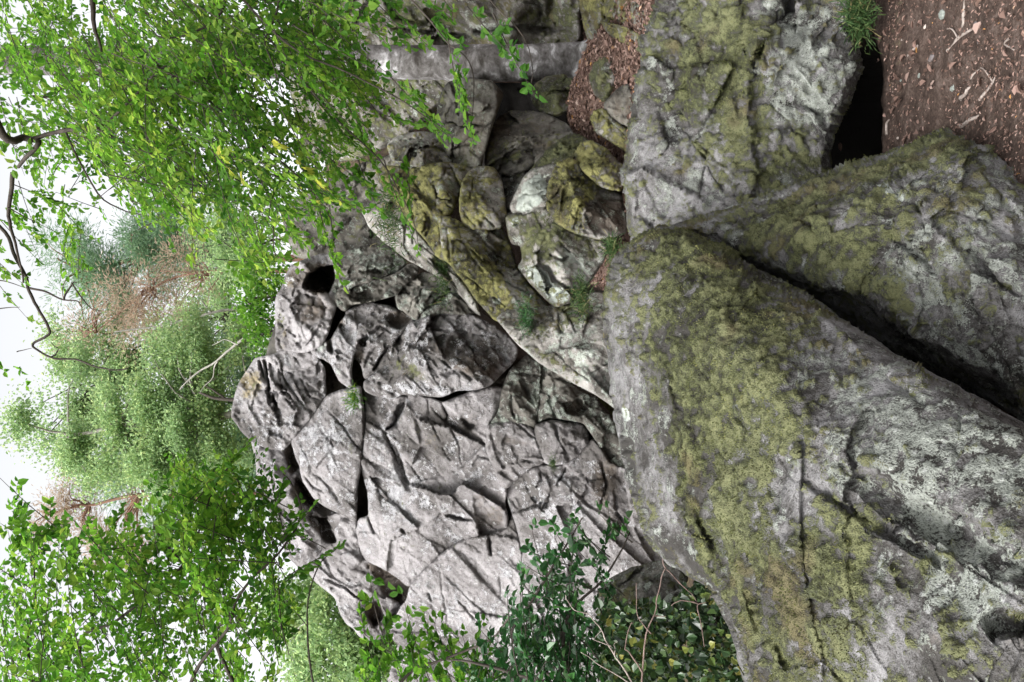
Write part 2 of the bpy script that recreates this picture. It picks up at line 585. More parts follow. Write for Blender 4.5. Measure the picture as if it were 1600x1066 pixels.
    mp = -np.ones(len(verts), int); mp[bv] = np.arange(len(bv))
    cen = verts.mean(0)
    axis = cen - np.array([0, 0, EYE]); axis /= np.linalg.norm(axis)
    rings = []
    base = verts[bv]
    ray = base - np.array([0, 0, EYE]); ray /= np.linalg.norm(ray, axis=1, keepdims=True)
    nring = 5
    for r_ in range(1, nring + 1):
        tt = r_ / nring * math.pi / 2 * 0.98
        sh = 1 - 0.82 * (1 - math.cos(tt))
        q = cen + (base - cen) * sh
        q = q + axis * (((base - cen) @ axis) * (1 - sh))[:, None] + ray * T * math.sin(tt)
        q = q + 0.02 * T * np.stack([fbm(q, 1.7, 3, seed + 11 + w_) for w_ in range(3)], -1) * 2
        rings.append(q)
    allv = [verts] + rings + [(rings[-1].mean(0) + axis * 0.02)[None]]
    nb, nv = len(bv), len(verts)
    faces = [quads]
    prev = B
    for r_ in range(nring):
        cur = nv + r_ * nb + mp[B]
        faces.append(np.c_[prev[:, 1], prev[:, 0], cur[:, 0], cur[:, 1]])
        prev = cur
    last = nv + nring * nb
    faces.append(np.c_[prev[:, 1], prev[:, 0], np.full(len(prev), last)])
    verts_all = np.vstack(allv)
    nback = len(verts_all) - nv
    attrs = {}
    for k in field:
        bval = field[k][used][bv]
        if k == 'white': bval = bval * 0
        attrs[k] = np.concatenate([field[k][used]] + [bval] * nring + [[bval.mean()]])
    lo = verts_all.min(0)
    org = np.array([verts_all[:, 0].mean(), verts_all[:, 1].mean(), lo[2]])
    if parent is not None:
        org0 = np.array(parent.location)
        me = mesh_np(name, verts_all - org0, faces, mat, attrs)
        ob = put(name, me, (0, 0, 0), parent)
        if part_label: ob['label'] = part_label
    else:
        me = mesh_np(name, verts_all - org, faces, mat, attrs)
        ob = put(name, me, org)
        tag(ob, label, cat, group)
    ob['_x'] = 0; del ob['_x']
    return dict(ob=ob, P=verts, N=N[used], moss=field['moss'][used], lich=field['lich'][used], quads=quads, px=X2[used], py=Y2[used])

# ------------------------------------------------------------------ terrain
def ground_z(x, y):
    x = np.asarray(x, float); y = np.asarray(y, float)
    z = 0.78 * ss(4.0, 4.7, y) * ss(0.1, 0.9, x) - 0.1 * ss(7.6, 8.8, y) * ss(1.5, 2.5, x) + 0.26 * np.exp(-((x - 2.0) / 0.5) ** 2 - ((y - 7.1) / 0.8) ** 2)                 # the litter shelf above the near boulders
    z = z - 0.35 * ss(3.6, 4.8, y) * (1 - ss(0.1, 0.9, x))
    z = z + 0.85 * np.exp(-((x + 1.6) / 0.75) ** 2 - ((y - 4.4) / 0.6) ** 2)     # the ivy bank
    z = z + 4.2 * ss(10.8, 14.5, y) * ss(-6.5, -2.5, x)           # the hill behind the crag
    z = z + 1.0 * ss(16, 40, y)
    z = z - 5.0 * ss(-6, -22, x) * ss(7, 14, y)
    z = z - (1.7 + 0.78) * ss(3.60, 3.68, y - 0.12 * (x - 0.95) ** 2) * ss(4.9, 4.5, y) * ss(0.25, 0.4, x) * ss(1.34, 1.22, x + 0.25 * (y - 3.65))     # the hollow under the boulder
    z = z - 0.9 * ss(0.0, -1.4, x) * ss(3.4, 1.6, y)
    return z


def ground_p(x, y):
    x = np.asarray(x, float); y = np.asarray(y, float)
    z = ground_z(x, y)
    p = np.stack([x, y, 0 * x], -1)
    near = np.exp(-((x - 1) ** 2 + (y - 4) ** 2) / 120)
    z = z + 0.05 * fbm(p, 1.3, 4, 3) * (0.3 + near) + 0.03 * fbm(p, 7, 5, 13) * near + 0.8 * (1 - near) * fbm(p, 0.12, 3, 21)
    return z


def build_ground():
    n = 420
    s = np.linspace(-1, 1, n)
    gx = 1.0 + 0.55 * np.sinh(s * 7.6) * 0.9
    gy = 4.0 + 0.55 * np.sinh(s * 7.6) * 0.9
    X, Y = np.meshgrid(gx, gy)
    Z = ground_p(X, Y)
    v = np.stack([X, Y, Z], -1).reshape(-1, 3)
    idx = np.arange(n * n).reshape(n, n)
    q = np.c_[idx[:-1, :-1].ravel(), idx[:-1, 1:].ravel(), idx[1:, 1:].ravel(), idx[1:, :-1].ravel()]
    lit = ss(4.3, 4.9, Y) * ss(0.0, 0.8, X) * (1 - ss(8.5, 11, Y))
    t = NT('forest_floor')
    co = t.n('ShaderNodeTexCoord').outputs['Object']
    n1 = t.noise(co, 1.6, 5, 0.6)
    n2 = t.noise(co, 14, 8, 0.7)
    n3 = t.noise(co, 90, 5, 0.7)
    c = t.ramp(t.math('ADD', t.math('MULTIPLY', n2, 0.6), t.math('MULTIPLY', n3, 0.4)),
               [(0.36, (0.022, 0.015, 0.012)), (0.5, (0.062, 0.043, 0.035)), (0.62, (0.13, 0.098, 0.084))])
    lf = t.ramp(n3, [(0.3, (0.045, 0.028, 0.022)), (0.5, (0.14, 0.092, 0.075)), (0.7, (0.25, 0.175, 0.15))])
    c = t.mix(t.step(t.math('ADD', t.attr('litter'), t.math('SUBTRACT', n2, 0.5)), 0.35, 0.65), c, lf)
    c = t.mix(t.math('MULTIPLY', t.step(t.math('ADD', t.attr('green'), t.math('MULTIPLY', t.math('SUBTRACT', n2, 0.5), 1.5)), 0.5, 0.9), 0.8), c, (0.10, 0.105, 0.028))
    c = t.mix(t.step(t.math('ADD', t.attr('hollow_shade'), t.math('MULTIPLY', t.math('SUBTRACT', n2, 0.5), 0.6)), 0.35, 0.75), c, (0.010, 0.0085, 0.0075))     # the hollow's shade painted near-black over its dark soil
    p = t.n('ShaderNodeBsdfPrincipled'); t.l(c, p.inputs['Base Color']); p.inputs['Roughness'].default_value = 0.95
    p.inputs['Specular IOR Level'].default_value = 0.15
    b = t.n('ShaderNodeBump'); b.inputs['Strength'].default_value = 0.8; b.inputs['Distance'].default_value = 0.02
    t.l(t.math('ADD', n2, t.math('MULTIPLY', n3, 0.5)), b.inputs['Height']); t.l(b.outputs[0], p.inputs['Normal'])
    mat = t.out(p.outputs[0])
    shade_mask = ss(3.56, 3.70, Y) * ss(5.0, 4.6, Y) * ss(0.2, 0.4, X) * ss(1.45, 1.25, X)
    green = 0.5 * np.exp(-((X - 1.25) / 0.7) ** 2 - ((Y - 3.45) / 0.16) ** 2) + 0.6 * ss(8, 14, Y) + 0.6 * ss(0, -1.5, X)
    me = mesh_np('ground', v, [q], mat, dict(litter=lit.ravel(), green=green.ravel(), hollow_shade=shade_mask.ravel()))
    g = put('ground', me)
    tag(g, 'brown earth path and leaf strewn forest floor', None, None, 'structure')


build_ground()

# ------------------------------------------------------------------ rock materials
M_CLIFF = rock_mat('crag_stone', (0.105, 0.097, 0.093), (0.215, 0.202, 0.203), (0.335, 0.318, 0.323), 0.55, 0.6, lichc=(0.40, 0.395, 0.41), grain=0.5, pit=0.35)
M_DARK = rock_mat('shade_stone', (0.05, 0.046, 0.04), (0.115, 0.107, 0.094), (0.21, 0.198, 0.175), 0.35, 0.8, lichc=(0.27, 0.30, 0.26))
M_BOULD = rock_mat('boulder_stone', (0.042, 0.039, 0.036), (0.128, 0.123, 0.122), (0.235, 0.23, 0.233), 0.3, 1.5, lichc=(0.265, 0.282, 0.252), grain=0.9, pit=0.6)
M_MID = rock_mat('mossy_stone', (0.085, 0.078, 0.068), (0.21, 0.195, 0.178), (0.37, 0.35, 0.33), 0.4, 1.0, lichc=(0.38, 0.41, 0.36))
M_CAVE_SHADE = rock_mat('cave_shade_stone', (0.008, 0.007, 0.006), (0.016, 0.014, 0.012), (0.03, 0.027, 0.024), 0.0, 1.0)  # near-black colour stands in for the shade inside the cave
MY = [(0.12, (0.036, 0.033, 0.015)), (0.36, (0.10, 0.096, 0.034)), (0.58, (0.175, 0.168, 0.056)), (0.85, (0.28, 0.265, 0.10))]
M_YEL = rock_mat('yellow_moss_stone', (0.09, 0.083, 0.072), (0.22, 0.205, 0.187), (0.38, 0.36, 0.34), 0.3, 1.0, mossc=MY)

# ------------------------------------------------------------------ the near boulders
B1 = rock('foreground_boulder',
          [(1030, 352), (1075, 360), (1130, 385), (1190, 425), (1250, 450), (1320, 500), (1400, 552), (1470, 590), (1540, 625), (1600, 662), (1690, 712),
           (1740, 1160), (1220, 1160), (1165, 1066), (1140, 985), (1108, 920), (1075, 903), (1040, 880), (1010, 845), (988, 790), (968, 700), (952, 600), (944, 520), (946, 450), (957, 405), (985, 375)],
          [(943, 520, 3.15), (946, 430, 3.2), (1035, 352, 3.1), (966, 700, 3.05), (1012, 845, 2.85), (1100, 915, 2.62), (1165, 1066, 2.3), (1250, 450, 2.5), (1400, 552, 2.05),
           (1600, 662, 1.66), (1740, 720, 1.5), (1000, 560, 2.86), (1100, 500, 2.52), (1200, 600, 2.18), (1300, 690, 1.93), (1450, 740, 1.68), (1600, 850, 1.46), (1080, 760, 2.55),
           (1110, 830, 2.48), (1200, 850, 2.1), (1350, 950, 1.78), (1480, 900, 1.66), (1600, 1060, 1.45), (1260, 1060, 2.0), (1740, 1160, 1.3), (1180, 1160, 2.2), (1300, 560, 2.2)],
          M_BOULD, 'large mossy boulder with pale lichen on its flank filling the near left foreground', 'boulder', step=2.4, soft=22, rim=(26, 0.30), T=1.3,
          cracks=[([(1085, 790), (1103, 828), (1118, 862), (1108, 905)], 8, 0.05),
                  ([(1255, 750), (1323, 794), (1398, 835), (1480, 887)], 9, 0.045),
                  ([(1310, 725), (1413, 788), (1488, 828), (1563, 866), (1640, 920)], 34, 0.075),
                  ([(1160, 915), (1176, 958), (1185, 990)], 7, 0.05), ([(1210, 1005), (1235, 1050)], 6, 0.04),
                  ([(1420, 806), (1427, 835), (1440, 850)], 5, 0.03), ([(1505, 600), (1530, 640), (1560, 670)], 10, 0.03),
                  ([(1280, 470), (1330, 520), (1420, 575)], 18, 0.02), ([(1380, 590), (1450, 640)], 12, 0.02)],
          patches=[[(1530, 965, 0.0), (1560, 950, 0.05), (1640, 975, 0.11), (1640, 1010, 0.11), (1560, 1000, 0.07)],
                   [(1225, 705, 0.02), (1300, 730, 0.0), (1265, 770, 0.0), (1230, 850, 0.02), (1200, 760, 0.03)]],
          patch_soft=5, facets=((14, 0.016), (120, 0.004)), groove=0.0, rough=0.026, rscale=2.4, fine=0.005, strata=0.008, joints=(0.22, 110, 2.6, 0.008, 0.006), tex=1.7, moss=0.20, up=0.25, lich=-0.08, mossh=0.012, lichh=0.006,
          paint=[('moss', 1100, 480, 150, 150, 0.75), ('moss', 1180, 640, 110, 130, 0.55), ('moss', 1060, 400, 70, 60, 0.3), ('moss', 1260, 880, 150, 70, 0.6, 35),
                 ('moss', 1200, 960, 170, 60, 0.6, 55), ('moss', 1150, 760, 60, 100, 0.4, 30), ('moss', 1350, 800, 70, 60, 0.25),
                 ('moss', 1010, 720, 45, 190, -0.75, -12), ('moss', 965, 560, 22, 120, -0.4), ('moss', 1010, 470, 28, 60, -0.5), ('moss', 1060, 660, 14, 110, 0.5, -15), ('moss', 1080, 800, 12, 70, 0.6, -25),
                 ('moss', 985, 800, 14, 90, 0.35, -20), ('moss', 970, 500, 10, 60, 0.4), ('moss', 1240, 760, 50, 55, -0.9), ('moss', 1460, 680, 200, 110, -0.7, 30), ('moss', 1480, 850, 170, 60, -0.4, 25),
                 ('moss', 1450, 980, 120, 60, -0.3), ('moss', 1550, 1060, 100, 60, -0.3),
                 ('lich', 1400, 660, 170, 80, 0.75, 30), ('lich', 1560, 780, 150, 90, 0.55, 30), ('lich', 1470, 900, 110, 50, 0.75, 35), ('lich', 1400, 790, 120, 26, 0.55, 28), ('lich', 1520, 960, 60, 60, 0.5),
                 ('lich', 1240, 760, 40, 40, -0.4), ('brown', 1330, 920, 40, 22, 0.4), ('brown', 1440, 1010, 60, 40, 0.35), ('brown', 1590, 1000, 60, 40, 0.4),
                 ('white', 'p', [(969, 638), (977, 640), (980, 657), (973, 660)], 1.3, 2.0)], seed=4)

B2 = rock('middle_boulder',
          [(1040, 354), (1100, 337), (1170, 312), (1230, 287), (1290, 271), (1360, 245), (1420, 221), (1470, 202), (1500, 199), (1530, 212), (1565, 240), (1600, 272), (1690, 330),
           (1740, 800), (1600, 740), (1500, 680), (1400, 625), (1250, 515), (1130, 430), (1070, 385)],
          [(1040, 354, 3.3), (1170, 312, 3.25), (1290, 271, 3.2), (1400, 228, 3.05), (1490, 200, 2.9), (1600, 272, 2.65), (1690, 330, 2.45), (1200, 360, 3.0), (1330, 330, 2.72), (1440, 290, 2.6),
           (1500, 235, 2.62), (1570, 290, 2.45), (1480, 360, 2.38), (1600, 430, 2.2), (1700, 500, 2.1), (1150, 385, 3.1), (1250, 430, 2.86), (1340, 450, 2.6), (1400, 500, 2.5), (1480, 540, 2.36), (1600, 596, 2.22), (1120, 415, 3.7),
           (1250, 485, 3.7), (1330, 535, 3.6), (1400, 590, 3.5), (1500, 645, 3.4), (1600, 705, 3.3), (1740, 780, 3.1)],
          M_BOULD, 'lichen crusted grey boulder wedged beside the dark diagonal crevice, white scratch near its top', 'boulder', step=2.6, soft=10, rim=(16, 0.22), T=0.9,
          cracks=[([(1390, 370), (1430, 400), (1465, 432)], 7, 0.05), ([(1500, 385), (1550, 420), (1600, 455)], 12, 0.05), ([(1515, 460), (1560, 500)], 10, 0.03), ([(1540, 285), (1580, 330), (1610, 380)], 8, 0.025)],
          facets=((14, 0.035), (90, 0.01)), groove=0.0, rough=0.03, rscale=2.8, fine=0.009, strata=0.018, joints=(0.9, 90, 3.0, 0.02, 0.015), tex=1.7, moss=0.10, up=0.2, lich=0.15, mossh=0.01, lichh=0.006,
          paint=[('moss', 1330, 290, 150, 34, 0.75, -20), ('moss', 1280, 370, 140, 40, 0.5, 20), ('moss', 1330, 430, 80, 30, 0.35, 25), ('moss', 1480, 225, 70, 22, 0.8, 20), ('moss', 1130, 355, 60, 20, 0.4),
                 ('lich', 1480, 380, 120, 60, 0.5, 25), ('lich', 1530, 310, 60, 50, 0.5), ('lich', 1450, 470, 140, 40, 0.3, 25), ('moss', 1560, 520, 80, 60, -0.4),
                 ('white', 'p', [(1368, 292), (1378, 290), (1398, 300), (1414, 308), (1410, 313), (1392, 307), (1374, 300)], 1.3, 2), ('lich', 1438, 282, 9, 8, 1.2)], seed=9)

R1 = rock('path_side_boulder',
          [(1035, -80), (1026, 0), (1008, 60), (1000, 120), (986, 180), (976, 240), (970, 290), (978, 340), (986, 385), (1060, 395), (1130, 360), (1190, 325), (1240, 300), (1297, 278), (1300, 232), (1312, 196), (1332, 150), (1350, 104), (1342, 70),
           (1334, 30), (1330, -80)],
          [(1028, -40, 4.25), (1026, 0, 4.2), (1000, 110, 4.15), (986, 180, 4.12), (970, 290, 4.0), (986, 380, 3.95), (1060, 60, 3.98), (1060, 250, 3.82), (1120, 0, 3.85), (1120, 170, 3.72), (1120, 330, 3.65), (1200, 0, 3.72), (1190, 100, 3.55),
           (1210, 200, 3.5), (1210, 290, 3.52), (1240, 20, 3.75), (1260, 110, 3.42), (1300, 60, 3.45), (1340, 80, 3.46), (1345, 110, 3.42), (1300, 170, 3.38), (1297, 270, 3.46), (1330, -60, 3.6)],
          M_BOULD, 'broad grey boulder with green moss overhanging a black hollow beside the earth path', 'boulder', step=2.8, soft=9, rim=(13, 0.2), T=1.5,
          cracks=[([(1207, 10), (1203, 44), (1186, 85), (1169, 118)], 5, 0.10), ([(1222, -20), (1226, 20), (1220, 40)], 16, 0.25), ([(1260, 60), (1230, 100), (1212, 150)], 6, 0.05), ([(1250, 150), (1290, 180), (1300, 210)], 7, 0.06),
                  ([(1140, 250), (1180, 270), (1240, 280)], 10, 0.03), ([(1310, 20), (1290, 50), (1270, 70)], 8, 0.05)],
          facets=((18, 0.05), (100, 0.014)), groove=0.0, rough=0.035, rscale=2.6, fine=0.011, strata=0.022, joints=(1.2, 80, 3.0, 0.03, 0.02), tex=1.6, moss=0.30, up=0.2, lich=0.0, mossh=0.012, lichh=0.008,
          paint=[('moss', 1110, 60, 70, 90, 0.75), ('moss', 1130, 160, 90, 70, 0.4), ('moss', 1240, 270, 90, 26, 0.7, -15), ('moss', 1180, 200, 60, 50, 0.2), ('moss', 1030, 230, 50, 120, -0.5), ('moss', 1060, 310, 70, 50, -0.35),
                 ('lich', 1270, 120, 70, 80, 0.95), ('lich', 1060, 320, 60, 50, 0.35), ('lich', 1200, 60, 50, 40, 0.4), ('moss', 1270, 110, 60, 80, -0.6), ('brown', 1290, 20, 50, 40, 0.4)], seed=14)

# ------------------------------------------------------------------ the crag
CLIFF_D = [(365, 650, 10.3), (440, 480, 10.2), (500, 400, 10.3), (400, 720, 10.2), (440, 860, 10.4), (560, 980, 10.6), (700, 1010, 10.4), (850, 1020, 9.9), (470, 600, 9.9), (520, 680, 9.75), (560, 800, 9.85),
           (620, 900, 9.95), (640, 680, 9.55), (700, 800, 9.5), (760, 900, 9.6), (800, 700, 9.15), (860, 820, 9.1), (950, 700, 8.8), (980, 850, 8.9), (1010, 950, 9.0), (600, 560, 9.5), (700, 560, 9.0), (790, 580, 9.1),
           (560, 440, 9.9), (640, 430, 9.7), (720, 480, 9.3), (880, 620, 8.9), (930, 640, 8.8)]
crag = empty('crag', V(760, 720, 9.6) - Vector((0, 0, V(760, 720, 9.6).z - 0.3)), 'tall fractured grey crag of lilac stone seamed with black cracks', 'cliff')


def grow(outline, g):
    cx_, cy_ = np.mean([p[0] for p in outline]), np.mean([p[1] for p in outline])
    return [(p[0] + g * (p[0] - cx_) / max(8, math.hypot(p[0] - cx_, p[1] - cy_)), p[1] + g * (p[1] - cy_) / max(8, math.hypot(p[0] - cx_, p[1] - cy_))) for p in outline]


def cliff(outline, ctrl_extra=(), off=0.0, mat=None, **kw):
    outline = grow(outline, kw.pop('g', 2.6))
    ys = [p[1] for p in outline]; xs = [p[0] for p in outline]
    ext = list(ctrl_extra)
    base = [c for c in CLIFF_D if min(xs) - 90 < c[0] < max(xs) + 90 and min(ys) - 90 < c[1] < max(ys) + 90]
    base = [c for c in base if all(math.hypot(c[0] - e[0], c[1] - e[1]) > 35 for e in ext)]
    a = dict(step=2.0, soft=2.5, rim=(5, 0.28), T=1.6, facets=((10, 0.07), (50, 0.04), (220, 0.016)), groove=0.0, rough=0.03, rscale=1.7, joints=(0.8, 100, 1.3, 0.05, 0.03), fine=0.02, moss=-0.85, up=0.35, lich=-0.22, jit=1.6, strata=0.016, strata_n=2.0, tex=0.6, tonek=0.85)
    a.update(kw)
    a['rim'] = (2.2, 0.07)
    a['rough'] = min(a['rough'], 0.016)
    return rock('rock_block', outline, [(c[0], c[1], c[2] + off) for c in base] + ext, mat or M_CLIFF, parent=crag, **a)


# summit block
cliff([(365, 650), (370, 612), (380, 588), (398, 562), (428, 556), (445, 546), (470, 548), (492, 552), (506, 578), (508, 618), (482, 654), (456, 686), (443, 700), (420, 700), (394, 688), (375, 668)],
      [(370, 640, 10.35), (398, 570, 10.3), (440, 560, 10.1), (440, 640, 9.95), (480, 600, 9.85), (500, 590, 9.9), (450, 680, 9.95)], seed=21,
      cracks=[([(412, 562), (418, 600), (421, 632)], 4, 0.25), ([(404, 562), (408, 585), (415, 600)], 3, 0.18), ([(440, 600), (452, 625), (462, 640)], 4, 0.14), ([(470, 590), (485, 620), (500, 625)], 3, 0.1), ([(430, 560), (455, 610), (480, 640)], 3, 0.1)],
      paint=[('ochre', 390, 600, 28, 26, 0.9), ('lich', 420, 660, 50, 30, 0.5), ('moss', 385, 600, 20, 20, 0.4)], rough=0.07)
# the knob with the dark hole
cliff([(432, 550), (432, 505), (436, 472), (442, 442), (456, 416), (480, 404), (505, 398), (524, 402), (527, 440), (520, 458), (524, 478), (516, 500), (510, 520), (500, 540), (486, 548), (450, 548)],
      [(434, 500, 10.2), (440, 545, 10.15), (450, 430, 10.2), (500, 402, 10.2), (470, 500, 9.8), (500, 530, 9.75), (500, 480, 9.75), (520, 470, 9.85)], seed=22, mat=M_CLIFF,
      patches=[[(474, 450, 0.5), (482, 430, 0.9), (500, 418, 1.1), (520, 414, 1.2), (524, 440, 1.1), (514, 460, 0.9), (495, 458, 0.7)],
               [(453, 478, 0.05), (470, 458, 0.18), (500, 462, 0.25), (512, 480, 0.25), (508, 500, 0.15), (485, 515, 0.12), (465, 500, 0.1)]],
      paint=[('brown', 485, 485, 34, 26, 0.7), ('brown', 460, 430, 18, 26, 0.5), ('ochre', 446, 530, 8, 20, 0.8), ('ochre', 452, 440, 12, 30, 0.45), ('moss', 445, 500, 10, 40, 0.4), ('brown', 500, 435, 26, 24, 1)], T=1.4,
      cracks=[([(505, 505), (492, 522), (478, 540)], 3, 0.15)])
# pale splintered wedge under the knob
cliff([(484, 548), (492, 530), (505, 524), (512, 535), (520, 530), (530, 505), (542, 492), (556, 506), (560, 520), (556, 540), (552, 560), (548, 580), (552, 600), (545, 605), (530, 592), (518, 566), (510, 560), (496, 558)],
      [(490, 545, 9.85), (545, 500, 9.6), (520, 545, 9.6), (545, 590, 9.65), (510, 530, 9.75)], seed=23, mat=M_CLIFF,
      paint=[('white', 502, 545, 16, 10, 0.5), ('white', 530, 575, 8, 26, 0.5, 20), ('lich', 530, 540, 40, 40, 0.5), ('brown', 530, 500, 12, 10, 0.8)], rim=(6, 0.2),
      cracks=[([(514, 528), (516, 545), (520, 552)], 4, 0.25)], facets=((14, 0.07), (60, 0.03)))
# shaded back of the triangular hollow
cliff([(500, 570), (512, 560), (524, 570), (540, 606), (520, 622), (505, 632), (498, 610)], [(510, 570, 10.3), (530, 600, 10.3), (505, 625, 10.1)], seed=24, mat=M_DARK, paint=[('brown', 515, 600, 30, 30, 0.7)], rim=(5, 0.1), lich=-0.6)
# rocks above and right of the wedge
cliff([(524, 402), (548, 392), (575, 384), (606, 388), (628, 398), (634, 412), (612, 428), (590, 438), (566, 440), (545, 452), (530, 458), (520, 456), (528, 430)],
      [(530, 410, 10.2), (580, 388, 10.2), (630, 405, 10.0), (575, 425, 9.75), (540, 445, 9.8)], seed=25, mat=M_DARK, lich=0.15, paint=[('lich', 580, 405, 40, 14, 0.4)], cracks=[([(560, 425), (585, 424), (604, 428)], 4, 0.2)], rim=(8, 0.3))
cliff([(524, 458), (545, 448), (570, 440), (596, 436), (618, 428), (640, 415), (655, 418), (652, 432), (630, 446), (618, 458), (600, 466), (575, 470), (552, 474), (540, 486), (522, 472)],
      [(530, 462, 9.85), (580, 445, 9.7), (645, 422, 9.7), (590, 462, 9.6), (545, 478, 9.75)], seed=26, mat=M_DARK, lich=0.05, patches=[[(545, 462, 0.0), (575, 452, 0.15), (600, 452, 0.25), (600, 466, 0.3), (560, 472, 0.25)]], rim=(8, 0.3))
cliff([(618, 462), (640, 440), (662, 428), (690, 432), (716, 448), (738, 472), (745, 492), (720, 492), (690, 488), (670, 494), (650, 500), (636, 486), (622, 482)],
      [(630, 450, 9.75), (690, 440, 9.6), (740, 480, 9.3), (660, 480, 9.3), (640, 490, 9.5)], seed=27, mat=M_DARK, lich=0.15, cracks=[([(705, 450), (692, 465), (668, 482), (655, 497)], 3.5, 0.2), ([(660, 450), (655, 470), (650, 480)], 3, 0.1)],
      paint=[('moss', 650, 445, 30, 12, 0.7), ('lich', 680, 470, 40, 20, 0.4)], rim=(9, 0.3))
# cracked middle ground between wedge and diamond
cliff([(540, 490), (556, 478), (580, 476), (604, 480), (624, 486), (650, 500), (636, 514), (622, 524), (612, 540), (604, 556), (590, 580), (578, 590), (568, 590), (566, 570), (554, 560), (556, 540), (562, 520), (556, 504)],
      [(550, 485, 9.75), (600, 482, 9.7), (640, 505, 9.45), (600, 540, 9.4), (572, 585, 9.55), (565, 530, 9.55)], seed=28, mat=M_CLIFF,
      patches=[[(553, 545, 0.0), (562, 530, 0.15), (574, 524, 0.25), (572, 545, 0.35), (558, 580, 0.3), (550, 565, 0.2)], [(598, 492, 0.0), (625, 488, 0.12), (645, 498, 0.2), (624, 516, 0.25), (610, 508, 0.12)]],
      cracks=[([(610, 540), (596, 560), (584, 580)], 3.5, 0.25), ([(575, 525), (595, 510), (615, 522)], 3, 0.1), ([(590, 540), (575, 560), (566, 584)], 2.5, 0.1)],
      paint=[('lich', 590, 520, 36, 36, 0.35), ('white', 588, 495, 12, 12, 0.3), ('white', 600, 530, 14, 10, 0.3), ('white', 578, 575, 12, 14, 0.3), ('brown', 622, 498, 22, 14, 1.0), ('brown', 562, 555, 12, 26, 0.7)], facets=((16, 0.08), (70, 0.03)), rim=(7, 0.22))
# the big diamond shaped block
cliff([(622, 524), (642, 506), (664, 496), (684, 489), (712, 489), (736, 492), (760, 503), (780, 518), (800, 534), (808, 548), (804, 562), (790, 578), (776, 592), (762, 604), (744, 608), (724, 606), (706, 612), (690, 620), (660, 618), (632, 616), (612, 622),
       (590, 618), (572, 612), (570, 596), (584, 584), (600, 562), (612, 542)],
      [(622, 524, 9.55), (684, 489, 9.25), (736, 492, 9.2), (800, 536, 9.1), (805, 556, 9.05), (636, 524, 9.3), (680, 545, 8.95), (722, 575, 8.72), (760, 600, 8.7), (745, 606, 8.75), (660, 590, 8.95), (612, 600, 9.2), (572, 606, 9.4), (700, 612, 8.85), (740, 540, 8.98), (780, 560, 8.92), (640, 556, 9.12)],
      seed=29, mat=M_CLIFF, soft=4, cracks=[([(640, 520), (680, 515), (730, 520), (775, 530)], 3, 0.05), ([(700, 560), (712, 530), (735, 525)], 9, 0.07), ([(690, 585), (720, 580), (740, 595)], 6, 0.08), ([(632, 524), (660, 545), (690, 562), (720, 590)], 3, 0.08), ([(770, 540), (790, 560), (785, 575)], 4, 0.06)],
      paint=[('brown', 'p', [(640, 528), (690, 512), (760, 520), (800, 545), (770, 596), (730, 592), (690, 566), (650, 548)], 0.62, 5), ('moss', 648, 584, 44, 14, 1.0, 25), ('ochre', 650, 586, 44, 16, 0.6, 25), ('moss', 600, 590, 20, 12, 0.5), ('lich', 680, 605, 70, 10, 0.4), ('lich', 660, 505, 40, 12, 0.3)],
      facets=((14, 0.07), (80, 0.05), (260, 0.02)), rough=0.09, rim=(8, 0.3), lich=0.0)
# left slabs of the face, stepping down under overhanging lips
cliff([(456, 687), (482, 656), (509, 622), (530, 612), (552, 606), (564, 604), (567, 640), (568, 672), (565, 700), (563, 726), (558, 758), (557, 790), (556, 812), (532, 800), (510, 790), (494, 778), (474, 752), (470, 726), (462, 706)],
      [(458, 690, 9.95), (510, 626, 9.85), (560, 610, 9.65), (566, 680, 9.6), (556, 800, 9.75), (500, 775, 9.8), (475, 730, 9.8), (520, 700, 9.62)], seed=30, facets=((6, 0.04), (30, 0.015), (200, 0.006)), rim=(6, 0.2), rough=0.035,
      cracks=[([(490, 740), (505, 750), (520, 768), (535, 790)], 2.5, 0.05), ([(475, 742), (492, 762), (508, 770)], 3, 0.08)], paint=[('lich', 520, 690, 60, 70, 0.45), ('lich', 545, 670, 14, 60, 0.4)], T=1.2)
cliff([(394, 688), (420, 698), (443, 700), (456, 690), (468, 704), (476, 728), (480, 752), (500, 778), (534, 800), (560, 815), (540, 836), (528, 852), (512, 852), (494, 880), (470, 890), (446, 862), (438, 835), (434, 812), (405, 778), (400, 716)],
      [(396, 690, 10.35), (445, 702, 10.25), (405, 778, 10.35), (440, 840, 10.35), (425, 740, 10.05), (455, 760, 10.0), (460, 720, 10.35), (490, 795, 10.2), (520, 830, 10.2), (470, 820, 10.0), (480, 880, 10.2)], seed=31,
      patches=[[(442, 702, 0.0), (456, 688, 0.25), (472, 724, 0.3), (454, 745, 0.05)], [(450, 776, 0.0), (464, 745, 0.2), (494, 776, 0.3), (532, 798, 0.3), (511, 808, 0.1)], [(478, 806, 0.0), (510, 808, 0.25), (520, 832, 0.3), (528, 852, 0.25), (510, 848, 0.05), (493, 829, 0.0)]],
      paint=[('brown', 'p', [(442, 702), (456, 688), (472, 724), (454, 745)], 1.0, 3), ('brown', 'p', [(450, 776), (464, 745), (494, 776), (530, 798), (511, 808)], 0.9, 3), ('brown', 'p', [(478, 806), (510, 808), (520, 832), (528, 852), (510, 848), (493, 829)], 1.0, 3), ('lich', 430, 740, 40, 50, 0.1)],
      facets=((8, 0.05), (50, 0.025), (200, 0.009)), rim=(7, 0.25))
